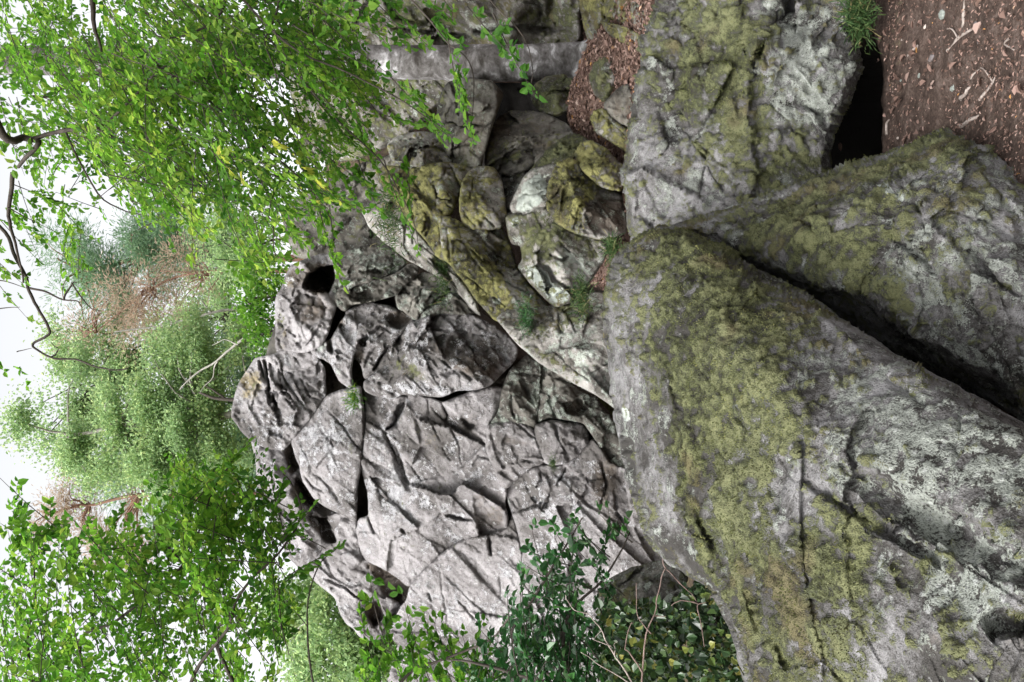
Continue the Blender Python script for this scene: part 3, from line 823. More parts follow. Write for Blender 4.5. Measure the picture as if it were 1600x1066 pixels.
cliff([(512, 852), (528, 850), (522, 832), (536, 812), (556, 816), (560, 842), (566, 870), (582, 880), (604, 890), (628, 904), (640, 920), (634, 936), (620, 962), (606, 984), (585, 1000), (560, 990), (540, 972), (525, 932), (494, 906), (480, 890)],
      [(520, 840, 9.95), (555, 830, 9.9), (565, 872, 9.9), (500, 905, 10.25), (540, 900, 10.0), (560, 950, 10.2), (585, 995, 10.4), (600, 900, 10.1), (632, 915, 10.35), (620, 950, 10.4)], seed=32,
      patches=[[(566, 876, 0.0), (598, 886, 0.15), (624, 900, 0.25), (640, 920, 0.45), (630, 945, 0.5), (600, 930, 0.2), (588, 905, 0.1)], [(575, 945, 0.0), (590, 940, 0.25), (600, 965, 0.35), (585, 980, 0.3), (570, 960, 0.1)]],
      cracks=[([(505, 905), (535, 915), (560, 935), (580, 945)], 2.5, 0.12), ([(635, 935), (618, 955), (604, 985)], 4, 0.3)],
      paint=[('brown', 'p', [(566, 876), (598, 886), (624, 900), (640, 920), (628, 944), (600, 930), (588, 905)], 1.0, 3), ('brown', 585, 960, 12, 20, 0.9)], facets=((8, 0.05), (40, 0.025), (200, 0.009)), rim=(7, 0.22))
# main face, upper half
cliff([(570, 604), (590, 618), (612, 624), (640, 618), (676, 624), (692, 632), (712, 622), (740, 612), (768, 606), (786, 606), (778, 640), (764, 664), (759, 700), (766, 717), (786, 752), (790, 768), (786, 780), (790, 800), (792, 822), (776, 834), (750, 836), (722, 842), (696, 858), (672, 880), (648, 906), (640, 916),
       (620, 900), (598, 884), (572, 874), (565, 862), (558, 830), (562, 808), (578, 806), (576, 768), (566, 726), (570, 690), (572, 650)],
      [(575, 610, 9.7), (640, 622, 9.35), (700, 626, 9.05), (770, 610, 9.0), (775, 650, 9.05), (640, 680, 9.45), (580, 700, 9.6), (575, 790, 9.75), (565, 850, 9.85), (640, 910, 9.85), (700, 850, 9.62), (750, 760, 9.35), (740, 700, 9.3), (680, 780, 9.48), (640, 810, 9.6)], seed=33,
      facets=((16, 0.10), (50, 0.018), (500, 0.004)), rough=0.05, rim=(6, 0.22), T=2.2,
      cracks=[([(636, 618), (626, 640), (618, 662), (604, 672)], 6, 0.3), ([(600, 674), (612, 698), (628, 738), (640, 768)], 7, 0.16), ([(617, 690), (630, 730), (640, 758)], 3, 0.12), ([(695, 806), (715, 810), (740, 812)], 2.5, 0.12), ([(576, 806), (582, 825), (586, 835)], 2.5, 0.1), ([(588, 770), (610, 785), (640, 806)], 2.5, 0.05),
              ([(628, 825), (634, 836)], 4, 0.12), ([(690, 625), (700, 650), (698, 665)], 4, 0.1), ([(722, 650), (735, 665), (752, 660)], 9, 0.16), ([(700, 660), (715, 690), (722, 725)], 2.5, 0.06), ([(770, 720), (748, 712), (738, 730)], 2.5, 0.05), ([(668, 615), (672, 655), (690, 690)], 2.5, 0.06), ([(640, 640), (655, 660), (660, 690)], 2.5, 0.05)],
      patches=[[(738, 768, 0.0), (752, 764, 0.02), (786, 766, 0.06), (790, 800, 0.09), (788, 826, 0.17), (768, 836, 0.22), (750, 836, 0.2), (744, 808, 0.08)]],
      paint=[('brown', 'p', [(738, 768), (786, 764), (792, 826), (752, 836), (744, 808)], 0.55, 5), ('lich', 620, 740, 50, 110, 0.55), ('lich', 700, 820, 60, 60, 0.15), ('ochre', 672, 690, 16, 30, 0.6, -30), ('moss', 680, 680, 8, 14, 0.6), ('brown', 730, 660, 40, 40, 0.4), ('lich', 640, 870, 50, 30, -0.2),
             ('brown', 612, 700, 6, 30, 0.6, -20)])
# main face, lower left
cliff([(641, 920), (652, 904), (674, 882), (698, 860), (724, 844), (752, 838), (776, 836), (790, 826), (800, 806), (806, 826), (812, 850), (816, 880), (812, 910), (830, 930), (860, 950), (900, 970), (940, 990), (900, 1030), (820, 1050), (740, 1050), (680, 1030), (630, 1010), (610, 990), (622, 962), (636, 938)],
      [(645, 925, 9.85), (700, 865, 9.68), (790, 830, 9.4), (815, 900, 9.4), (620, 990, 10.3), (720, 950, 9.85), (800, 960, 9.75), (900, 980, 9.5), (760, 900, 9.62), (700, 1030, 10.4)], seed=34, facets=((10, 0.08), (40, 0.022), (350, 0.006)), rough=0.045, rim=(5, 0.15), T=2.2,
      cracks=[([(765, 836), (766, 852), (768, 868)], 3.5, 0.25), ([(715, 935), (730, 955), (745, 970)], 2.5, 0.06), ([(668, 925), (676, 942)], 3, 0.08), ([(780, 900), (784, 930)], 2.5, 0.06)], paint=[('lich', 700, 920, 60, 50, 0.1)])
# two cream blocks and the cracked stones round them
cliff([(761, 668), (775, 663), (800, 660), (830, 668), (836, 678), (843, 704), (849, 722), (838, 728), (818, 738), (802, 750), (790, 764), (782, 748), (768, 720), (760, 704)], [(765, 670, 9.0), (832, 672, 8.85), (846, 720, 8.85), (770, 715, 9.0), (790, 755, 9.15)], seed=35, facets=((5, 0.03), (30, 0.02)), rim=(5, 0.15),
      cracks=[([(800, 725), (820, 720), (846, 724)], 2, 0.05)], paint=[('tone', 860, 700, 160, 130, -0.16), ('brown', 860, 690, 150, 110, 0.12), ('white', 776, 664, 14, 5, 0.6), ('brown', 800, 690, 40, 8, 0.45, 10), ('lich', 820, 700, 30, 26, 0.25)], lich=-0.2)
cliff([(838, 664), (858, 658), (884, 660), (912, 664), (918, 680), (919, 696), (906, 708), (884, 722), (864, 726), (850, 722), (844, 702), (838, 682)], [(840, 668, 8.82), (912, 668, 8.8), (918, 694, 8.82), (850, 720, 8.85), (880, 690, 8.68)], seed=36, facets=((5, 0.03), (30, 0.02)), rim=(5, 0.16),
      cracks=[([(864, 658), (872, 684), (884, 704), (886, 720)], 2.5, 0.08)], paint=[('tone', 860, 700, 160, 130, -0.16), ('brown', 860, 690, 150, 110, 0.12), ('lich', 870, 690, 40, 20, 0.25)], lich=-0.2)
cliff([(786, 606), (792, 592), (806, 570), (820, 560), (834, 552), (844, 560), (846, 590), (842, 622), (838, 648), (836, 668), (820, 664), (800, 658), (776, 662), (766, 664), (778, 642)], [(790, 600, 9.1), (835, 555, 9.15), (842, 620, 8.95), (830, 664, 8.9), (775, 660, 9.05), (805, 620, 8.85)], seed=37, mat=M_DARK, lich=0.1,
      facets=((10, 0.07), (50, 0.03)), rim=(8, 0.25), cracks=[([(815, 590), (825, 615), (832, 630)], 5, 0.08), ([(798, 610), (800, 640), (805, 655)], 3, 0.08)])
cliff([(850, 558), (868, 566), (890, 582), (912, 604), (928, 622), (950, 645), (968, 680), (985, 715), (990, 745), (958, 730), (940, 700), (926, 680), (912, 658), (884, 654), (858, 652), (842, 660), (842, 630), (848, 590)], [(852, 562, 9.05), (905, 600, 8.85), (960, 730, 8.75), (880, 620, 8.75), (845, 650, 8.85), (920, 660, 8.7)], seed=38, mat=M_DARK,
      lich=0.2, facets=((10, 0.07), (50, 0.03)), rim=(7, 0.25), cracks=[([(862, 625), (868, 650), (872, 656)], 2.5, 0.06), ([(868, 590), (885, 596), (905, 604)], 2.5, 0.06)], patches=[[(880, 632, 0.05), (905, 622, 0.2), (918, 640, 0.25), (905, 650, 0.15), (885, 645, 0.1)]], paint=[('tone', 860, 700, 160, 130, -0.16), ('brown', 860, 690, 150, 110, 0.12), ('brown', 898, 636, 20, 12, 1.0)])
cliff([(918, 698), (926, 684), (938, 700), (954, 726), (985, 735), (1020, 760), (1040, 800), (1060, 840), (1070, 880), (1060, 920), (1010, 970), (960, 985), (920, 975), (870, 950), (835, 928), (815, 905), (818, 870), (812, 840), (806, 815), (800, 800), (793, 778), (794, 764), (806, 750), (830, 734), (850, 727), (870, 730), (886, 724), (906, 710)],
      [(920, 700, 8.82), (960, 740, 8.75), (1030, 880, 8.95), (1000, 960, 9.2), (850, 732, 9.0), (800, 770, 9.2), (850, 800, 9.0), (900, 760, 8.8), (910, 850, 8.95), (830, 900, 9.35), (900, 950, 9.3), (960, 820, 8.8)], seed=39, facets=((14, 0.10), (50, 0.022), (400, 0.005)), rough=0.06, rim=(5, 0.16), T=2.0,
      cracks=[([(800, 802), (830, 794), (850, 784), (862, 772)], 2.5, 0.12), ([(849, 794), (856, 784), (862, 768)], 3.5, 0.14), ([(844, 736), (846, 750), (838, 762)], 2.6, 0.12), ([(886, 730), (878, 745), (870, 760)], 2.6, 0.14), ([(800, 806), (805, 835), (808, 870)], 3.2, 0.2), ([(940, 720), (948, 760), (938, 790)], 4, 0.12),
              ([(812, 870), (815, 905)], 2, 0.08), ([(900, 770), (920, 790), (938, 800)], 3, 0.07), ([(960, 770), (965, 800), (975, 820)], 4, 0.1)],
      paint=[('tone', 860, 700, 160, 130, -0.16), ('brown', 860, 690, 150, 110, 0.12), ('moss', 790, 796, 6, 12, 1.2), ('white', 796, 785, 5, 16, 0.4), ('brown', 945, 750, 22, 50, 0.65), ('brown', 960, 830, 30, 30, 0.45), ('lich', 880, 820, 50, 50, 0.35), ('white', 786, 818, 8, 10, 0.3)])
cliff([(868, 800), (1080, 880), (1090, 1100), (820, 1100), (600, 1090), (640, 960), (760, 900)], [(868, 800, 9.7), (1080, 900, 9.2), (820, 1080, 10.3), (620, 1060, 10.8), (1050, 1080, 9.6)], seed=40, off=0.2, step=5, T=1.5, paint=[('lich', 900, 950, 200, 100, -0.2)])
# the mass behind, seen only down the cracks
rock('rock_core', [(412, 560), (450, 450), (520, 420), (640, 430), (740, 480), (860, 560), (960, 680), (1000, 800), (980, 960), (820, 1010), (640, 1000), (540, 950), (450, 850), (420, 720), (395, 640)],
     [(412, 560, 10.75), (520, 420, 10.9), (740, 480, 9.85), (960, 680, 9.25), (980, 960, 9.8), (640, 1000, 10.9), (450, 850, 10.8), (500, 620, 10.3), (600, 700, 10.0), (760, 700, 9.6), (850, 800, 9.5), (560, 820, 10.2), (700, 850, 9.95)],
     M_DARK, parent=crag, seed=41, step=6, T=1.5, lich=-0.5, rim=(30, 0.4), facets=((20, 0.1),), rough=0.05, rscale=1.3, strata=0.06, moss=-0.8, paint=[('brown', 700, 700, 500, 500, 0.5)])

# ------------------------------------------------------------------ mossy rocks on the right of the crag
def mid(name, label, outline, ctrl, mat=None, **kw):
    a = dict(step=2.0, soft=2, rim=(9, 0.22), T=0.7, facets=((6, 0.16), (14, 0.05), (100, 0.010)), joints=(4, 45, 1.5, 0.05, 0.04), groove=0.0, rough=0.012, rscale=2.4, fine=0.009, moss=0.72, up=0.5, lich=0.0, jit=0.9, strata=0.012, tex=2.0, mossh=0.012)
    a.update(kw)
    if a['rim'][0] < 16: a['rim'] = (min(a['rim'][0], 2.6), a['rim'][1] * 0.45)
    cx_, cy_ = np.mean([p[0] for p in outline]), np.mean([p[1] for p in outline])
    gr = 3.0 if len(outline) > 5 else 0
    outline = [(p[0] + gr * (p[0] - cx_) / max(8, math.hypot(p[0] - cx_, p[1] - cy_)), p[1] + gr * (p[1] - cy_) / max(8, math.hypot(p[0] - cx_, p[1] - cy_))) for p in outline]
    return rock(name, outline, ctrl, mat or M_MID, label, a.pop('cat', 'rock'), a.pop('group', None), **a)


mid('rock', 'mossy block with a small white paint mark on its lower corner', [(724, 287), (732, 272), (744, 263), (760, 262), (774, 268), (783, 288), (786, 315), (789, 338), (782, 354), (760, 356), (738, 358), (723, 346), (720, 318)],
    [(724, 287, 6.5), (744, 263, 6.6), (774, 268, 6.5), (740, 320, 6.25), (786, 330, 6.3), (737, 356, 6.25), (782, 352, 6.3)], M_YEL, cracks=[([(742, 280), (738, 300), (734, 316)], 3, 0.06)], seed=51,
    paint=[('moss', 735, 310, 18, 40, 0.5), ('moss', 772, 320, 14, 30, -0.6), ('white', 'p', [(743, 330), (749, 331), (748, 341), (743, 340)], 1.3, 1), ('white', 735, 351, 16, 5, 0.7), ('brown', 772, 280, 10, 12, 0.6)])
mid('rock', 'long yellow mossy slab slanting down beside the shaded crag', [(686, 340), (702, 340), (720, 348), (736, 358), (760, 358), (784, 356), (797, 386), (804, 417), (830, 447), (848, 470), (857, 482), (842, 492), (822, 500), (796, 506), (772, 498), (744, 464), (722, 432), (697, 404), (690, 370)],
    [(686, 340, 6.4), (784, 356, 6.45), (697, 404, 6.15), (772, 498, 5.75), (857, 482, 5.85), (804, 417, 6.25), (740, 400, 6.05), (780, 440, 5.85), (820, 480, 5.7), (760, 365, 6.35)], M_YEL, seed=52,
    cracks=[([(748, 372), (770, 378), (795, 392)], 7, 0.08), ([(720, 372), (735, 400), (760, 430)], 4, 0.04)], paint=[('moss', 740, 440, 60, 40, 0.4), ('moss', 800, 440, 12, 20, -0.8), ('lich', 796, 474, 8, 8, 0.8), ('lich', 776, 470, 6, 5, 0.9), ('moss', 770, 372, 20, 10, -0.6), ('brown', 775, 372, 22, 12, 0.6), ('moss', 815, 465, 12, 20, -0.5)], facets=((12, 0.07), (40, 0.025)))
mid('rock', 'white lichened rock face between two mossy boulders', [(805, 334), (800, 322), (812, 296), (820, 276), (832, 266), (850, 262), (866, 256), (872, 268), (866, 290), (858, 312), (850, 326), (834, 336)], [(805, 330, 6.1), (825, 270, 6.25), (866, 258, 6.1), (855, 320, 5.85), (832, 300, 5.95)], seed=53, moss=-0.5, up=0.3,
    paint=[('white', 'p', [(806, 318), (819, 284), (846, 270), (855, 293), (852, 312), (830, 331), (806, 331)], 0.9, 4), ('moss', 860, 266, 12, 10, 0.6)], cracks=[([(812, 302), (830, 305), (854, 300)], 2.5, 0.06)], rim=(5, 0.15))
mid('rock', 'rounded mossy boulder with a dark purplish underside', [(858, 296), (866, 272), (874, 255), (890, 249), (904, 256), (916, 276), (936, 294), (956, 300), (970, 304), (980, 335), (980, 360), (966, 370), (940, 373), (904, 364), (870, 347), (856, 324)],
    [(860, 300, 5.7), (880, 252, 5.75), (936, 294, 5.55), (976, 310, 5.5), (978, 365, 5.45), (904, 364, 5.3), (862, 335, 5.5), (900, 310, 5.3), (925, 335, 5.22), (955, 345, 5.4)], M_YEL, seed=54,
    paint=[('moss', 890, 300, 34, 36, 0.55), ('brown', 'p', [(910, 328), (934, 306), (974, 308), (982, 362), (918, 360)], 0.95, 5), ('moss', 'p', [(912, 326), (936, 304), (978, 306), (982, 364), (915, 364)], -1.6, 4), ('lich', 905, 345, 14, 10, 0.5)], rim=(10, 0.3))
mid('rock', 'small mossy wedge resting on top of the rounded mossy boulder', [(900, 244), (908, 228), (920, 221), (934, 226), (948, 236), (966, 256), (979, 268), (976, 286), (969, 298), (938, 290), (914, 268)], [(902, 244, 5.8), (922, 222, 5.85), (978, 268, 5.5), (968, 296, 5.3), (912, 266, 5.5), (945, 265, 5.35)], M_YEL, seed=55,
    paint=[('moss', 935, 255, 30, 24, 0.6), ('brown', 955, 248, 14, 12, 0.8), ('moss', 960, 250, 12, 8, -0.9), ('brown', 968, 292, 10, 10, 0.8)])
mid('rock', 'olive mossy slope of rock under the dark cave slab', [(828, 268), (842, 252), (862, 234), (878, 220), (892, 208), (906, 212), (920, 221), (910, 232), (900, 246), (886, 252), (870, 260), (846, 270)], [(830, 266, 6.4), (892, 208, 6.6), (918, 222, 6.3), (870, 258, 6.1), (880, 230, 6.25)], seed=56, paint=[('moss', 875, 238, 40, 30, 0.5)])
mid('rock', 'cracked rock with a chalky white face and moss above the crevice', [(793, 341), (808, 335), (840, 334), (856, 328), (880, 350), (904, 364), (930, 372), (948, 380), (944, 403), (932, 422), (920, 439), (900, 456), (892, 470), (868, 478), (853, 465), (830, 442), (810, 417), (818, 404), (816, 384), (802, 383), (796, 362)],
    [(795, 345, 6.15), (856, 330, 5.85), (946, 382, 5.6), (892, 468, 5.4), (855, 462, 5.6), (812, 416, 5.9), (802, 380, 6.05), (870, 380, 5.6), (880, 420, 5.45), (920, 420, 5.5)], seed=57, moss=0.0, up=0.4,
    cracks=[([(839, 411), (858, 422), (867, 439), (880, 446), (894, 454)], 4, 0.14), ([(858, 398), (880, 408), (890, 402)], 3, 0.08), ([(845, 425), (852, 440)], 2, 0.05), ([(803, 384), (820, 392), (818, 404)], 3, 0.15)],
    paint=[('white', 'p', [(812, 418), (838, 412), (858, 428), (876, 450), (890, 458), (888, 472), (862, 474), (832, 442)], 0.9, 3), ('white', 'p', [(796, 344), (808, 337), (814, 348), (800, 360)], 0.8, 2), ('white', 880, 420, 34, 12, 0.45, 20), ('moss', 870, 360, 60, 24, 0.9, 15), ('moss', 840, 390, 30, 24, 0.7), ('moss', 925, 395, 26, 24, 0.3), ('lich', 900, 410, 40, 20, 0.4)])
mid('rock', 'pale grey faced rock with a mossy cap behind the foreground boulder crest', [(777, 498), (792, 488), (822, 484), (858, 480), (880, 474), (898, 462), (925, 455), (948, 458), (960, 520), (962, 640), (946, 626), (924, 611), (884, 589), (842, 564), (808, 535)],
    [(777, 498, 5.75), (860, 480, 5.6), (940, 458, 5.5), (842, 564, 5.3), (946, 624, 5.05), (955, 520, 5.1), (860, 530, 5.3), (900, 500, 5.35), (920, 560, 5.05), (808, 535, 5.5)], seed=58, moss=-0.5, up=0.3, soft=3,
    paint=[('moss', 'p', [(780, 498), (860, 480), (930, 458), (944, 480), (938, 506), (880, 516), (840, 532), (810, 528)], 1.0, 5), ('lich', 910, 555, 50, 40, 0.4), ('moss', 860, 562, 60, 6, 0.9, 28), ('ochre', 860, 560, 60, 8, 0.5, 28), ('brown', 930, 480, 20, 20, 0.5)], rim=(6, 0.25))
mid('rock', 'dark brown slab leaning beside the black cave mouth', [(769, 207), (782, 184), (798, 176), (825, 176), (848, 180), (866, 186), (882, 194), (894, 210), (878, 226), (856, 240), (826, 262), (800, 274), (780, 268), (758, 260), (762, 234)],
    [(769, 207, 7.2), (800, 178, 7.6), (880, 194, 7.0), (894, 210, 6.7), (826, 258, 6.6), (760, 258, 6.9), (810, 220, 6.85), (850, 210, 6.9)], M_DARK, seed=59, moss=-0.2, up=0.3, lich=-0.6, cracks=[([(772, 240), (800, 232), (850, 216)], 3, 0.05)], paint=[('brown', 820, 215, 60, 40, 0.4), ('moss', 775, 242, 20, 14, 0.5), ('moss', 800, 245, 40, 6, 0.8, -25), ('moss', 860, 225, 30, 10, 0.5)])
mid('rock', 'dark overhanging rock roofing the black cave', [(700, 130), (730, 126), (768, 128), (776, 140), (774, 162), (770, 190), (762, 214), (756, 240), (750, 262), (735, 262), (716, 262), (702, 246), (690, 216), (684, 180), (690, 150)], [(700, 130, 7.3), (774, 140, 6.9), (772, 170, 6.8), (752, 258, 6.8), (700, 240, 7.1), (690, 180, 7.3), (735, 200, 6.85)], M_DARK, seed=60, lich=-0.3, T=2.4,
    moss=-0.3, up=0.6, paint=[('brown', 735, 200, 36, 60, 0.4)], cracks=[([(700, 190), (725, 200), (760, 195)], 4, 0.1), ([(710, 230), (740, 225)], 4, 0.1)])
mid('rock', 'mossy rock at the foot of the smooth grey trunk', [(832, 152), (838, 136), (854, 122), (880, 118), (898, 128), (902, 152), (894, 168), (872, 180), (850, 176), (838, 166)], [(834, 152, 7.6), (856, 122, 7.8), (900, 140, 7.4), (872, 176, 7.2), (868, 150, 7.2)], seed=61, paint=[('moss', 880, 135, 24, 20, 0.5), ('brown', 850, 150, 16, 16, 0.5)])
mid('rock', 'grey rock in shade between the white marked block and the white face', [(784, 274), (800, 268), (822, 266), (822, 284), (812, 302), (800, 326), (793, 334), (788, 312), (785, 290)], [(784, 274, 6.9), (822, 268, 6.7), (798, 325, 6.5), (790, 300, 6.75)], M_DARK, seed=62, moss=-0.4, lich=0.1)
mid('rock', 'back wall deep inside the cave with its shade painted near black', [(735, 136), (770, 131), (840, 131), (880, 134), (890, 220), (840, 290), (790, 340), (755, 300), (735, 220)], (9.4, 8.4), M_CAVE_SHADE, seed=63, moss=-1.5, up=0, lich=-1.5, step=6, T=1.0)
mid('rock', 'grey and yellow rock half hidden under hanging beech leaves', [(608, 226), (622, 214), (646, 208), (676, 210), (700, 222), (712, 240), (704, 256), (682, 258), (660, 262), (636, 262), (614, 252)], [(610, 226, 7.6), (676, 210, 7.5), (708, 245, 7.2), (630, 258, 7.3), (660, 235, 7.1)], M_YEL, seed=64, moss=0.0, paint=[('moss', 685, 228, 16, 20, 0.7), ('brown', 622, 234, 8, 10, 0.6)])
mid('rock', 'yellow mossy rock above the white marked block', [(640, 262), (668, 258), (700, 256), (722, 262), (742, 264), (732, 276), (722, 290), (712, 310), (706, 330), (696, 342), (676, 332), (656, 312), (642, 288)], [(642, 265, 7.2), (740, 264, 6.9), (700, 335, 6.6), (655, 305, 6.9), (690, 290, 6.6)], M_YEL, seed=65, cracks=[([(678, 290), (686, 310), (705, 316)], 4, 0.12), ([(700, 262), (690, 280), (676, 284)], 3, 0.1)], paint=[('moss', 662, 280, 20, 24, 0.5), ('moss', 700, 292, 18, 12, -0.9), ('lich', 698, 288, 16, 10, 0.5), ('brown', 700, 305, 14, 8, 0.6), ('white', 700, 328, 12, 4, 0.4)], facets=((12, 0.1), (40, 0.03)))
mid('rock', 'narrow mossy ledge running down behind the leaf sprays', [(588, 268), (604, 262), (640, 264), (650, 296), (668, 322), (688, 340), (690, 370), (698, 404), (684, 400), (664, 372), (640, 344), (612, 308), (596, 288)], [(590, 270, 7.6), (640, 265, 7.3), (690, 345, 6.6), (696, 402, 6.4), (640, 340, 7.0), (650, 310, 6.8)], M_YEL, seed=66, paint=[('moss', 640, 310, 50, 20, 0.4, 40), ('lich', 636, 322, 10, 14, 0.6)], facets=((12, 0.08), (40, 0.03)))
mid('rock', 'smooth grey brown slab slanting under the fern tuft', [(566, 330), (590, 326), (612, 340), (640, 352), (668, 382), (690, 404), (716, 434), (742, 468), (752, 494), (736, 480), (706, 450), (672, 424), (636, 404), (604, 380), (578, 356)], [(570, 332, 8.2), (612, 342, 7.8), (690, 404, 7.0), (750, 492, 6.3), (672, 424, 7.4), (600, 376, 8.2), (650, 385, 7.2)], M_MID, seed=67, moss=-0.4, up=0.5, paint=[('moss', 700, 430, 30, 16, 0.5, 40), ('brown', 690, 425, 30, 14, 0.4, 40)], rim=(6, 0.2))
mid('rock', 'dim rock mass behind the leaves above the crag top', [(440, 330), (480, 300), (560, 260), (620, 240), (680, 230), (700, 300), (660, 380), (600, 392), (540, 402), (500, 408), (460, 400)], [(440, 330, 12.0), (560, 260, 11.5), (690, 240, 10.5), (660, 380, 10.2), (500, 405, 11.0)], M_DARK, seed=68, step=3.5, T=1.5, moss=-0.1, lich=-0.1, facets=((20, 0.2), (60, 0.08)), rim=(12, 0.4), paint=[('brown', 560, 330, 80, 60, 0.3)])
mid('rock', 'mossy rock wall rising behind the smooth grey trunk', [(470, -120), (905, -120), (908, 0), (902, 30), (906, 60), (890, 100), (820, 110), (720, 130), (640, 210), (560, 250), (480, 250), (450, 120)],
    [(470, -120, 12.0), (905, -100, 9.8), (905, 60, 9.6), (800, 110, 10.2), (640, 200, 10.6), (480, 240, 12.0), (700, 0, 10.2), (800, 30, 9.9), (850, 46, 10.4)], M_MID, seed=69, step=3.2, T=1.5, facets=((24, 0.22), (90, 0.07)), rim=(10, 0.4), moss=0.4,
    cracks=[([(740, 50), (800, 44), (900, 48)], 6, 0.5), ([(610, 46), (680, 52), (740, 60)], 5, 0.4), ([(600, 0), (620, 30), (700, 45)], 5, 0.3)], paint=[('moss', 850, 25, 60, 16, 0.5), ('moss', 660, 30, 60, 18, 0.6), ('ochre', 660, 30, 60, 18, 0.4), ('lich', 780, 46, 50, 10, 0.6), ('moss', 780, 46, 50, 10, -0.8)])
mid('rock', 'large mossy rock at the picture top edge right of the trunk foot', [(896, -90), (904, 0), (914, 40), (926, 74), (938, 82), (952, 72), (968, 64), (1000, 48), (1022, 26), (1030, -90)], [(896, -80, 6.9), (912, 30, 6.9), (930, 76, 7.1), (1020, 20, 4.95), (1030, -80, 4.85), (960, 30, 5.9), (950, 64, 6.7), (1000, 45, 5.3), (925, 20, 6.4), (925, 50, 6.7)], M_YEL, seed=70, cracks=[([(942, 0), (944, 30), (936, 60)], 5, 0.12)], paint=[('moss', 930, 20, 40, 50, 0.3), ('moss', 1005, 20, 16, 30, -0.8), ('brown', 1000, 30, 20, 20, 0.4)], rim=(10, 0.35))
mid('stone', 'sharp yellow mossy stone leaning on the large mossy rock', [(938, 33), (952, 37), (970, 42), (998, 54), (1012, 66), (1021, 77), (998, 74), (970, 64), (950, 50)], [(938, 33, 6.1), (1020, 77, 4.9), (970, 45, 5.6), (970, 62, 5.75), (1000, 60, 5.1)], M_YEL, seed=71, rim=(5, 0.12), T=0.3, moss=0.7, cat='stone')
mid('stone', 'round green mossy stone beside the trunk root', [(924, 124), (931, 99), (946, 88), (960, 95), (970, 118), (961, 142), (944, 161), (930, 147)], (6.2, 5.95), M_MID, seed=72, rim=(16, 0.3), T=0.4, moss=0.75, cat='stone')
mid('stone', 'dark bare wedge stone between two mossy stones in the litter', [(945, 162), (960, 145), (978, 131), (987, 142), (992, 160), (988, 198), (964, 188), (947, 174)], (5.8, 5.55), M_DARK, seed=73, rim=(7, 0.15), T=0.35, moss=-0.8, lich=-0.6, paint=[('brown', 970, 165, 40, 40, 0.5)], cat='stone')
mid('stone', 'elongated yellow mossy stone in the leaf litter', [(925, 184), (932, 174), (942, 171), (953, 181), (970, 198), (992, 210), (990, 242), (972, 232), (956, 221), (935, 209)], (5.95, 5.5), M_YEL, seed=74, rim=(9, 0.2), T=0.35, moss=0.7, paint=[('white', 934, 180, 5, 5, 0.6)], cat='stone')
mid('rock', 'green mossy rock tip below the foreground boulder edge', [(935, 925), (955, 905), (988, 888), (1030, 878), (1056, 884), (1075, 905), (1060, 925), (1030, 940), (1000, 960), (960, 970), (940, 950)], [(940, 925, 4.9), (990, 888, 4.9), (1060, 885, 4.5), (1060, 925, 4.4), (980, 960, 4.5), (1000, 915, 4.5)], M_MID, seed=75, moss=0.35, paint=[('moss', 1020, 892, 30, 5, -1.0, -15), ('brown', 1020, 892, 30, 6, 0.5, -15)])
mid('rock', 'pale lichened rock among the ivy', [(1030, 948), (1046, 930), (1068, 922), (1098, 928), (1112, 948), (1098, 966), (1060, 972), (1038, 968)], (4.2, 4.0), M_MID, seed=76, moss=-0.6, lich=0.5)
mid('stone', 'flat beige stone lying among the ivy', [(1008, 1028), (1020, 1022), (1032, 1040), (1026, 1064), (1010, 1060)], (4.0, 3.9), M_MID, seed=77, moss=-0.8, lich=0.4, T=0.15, rim=(5, 0.05), cat='stone')

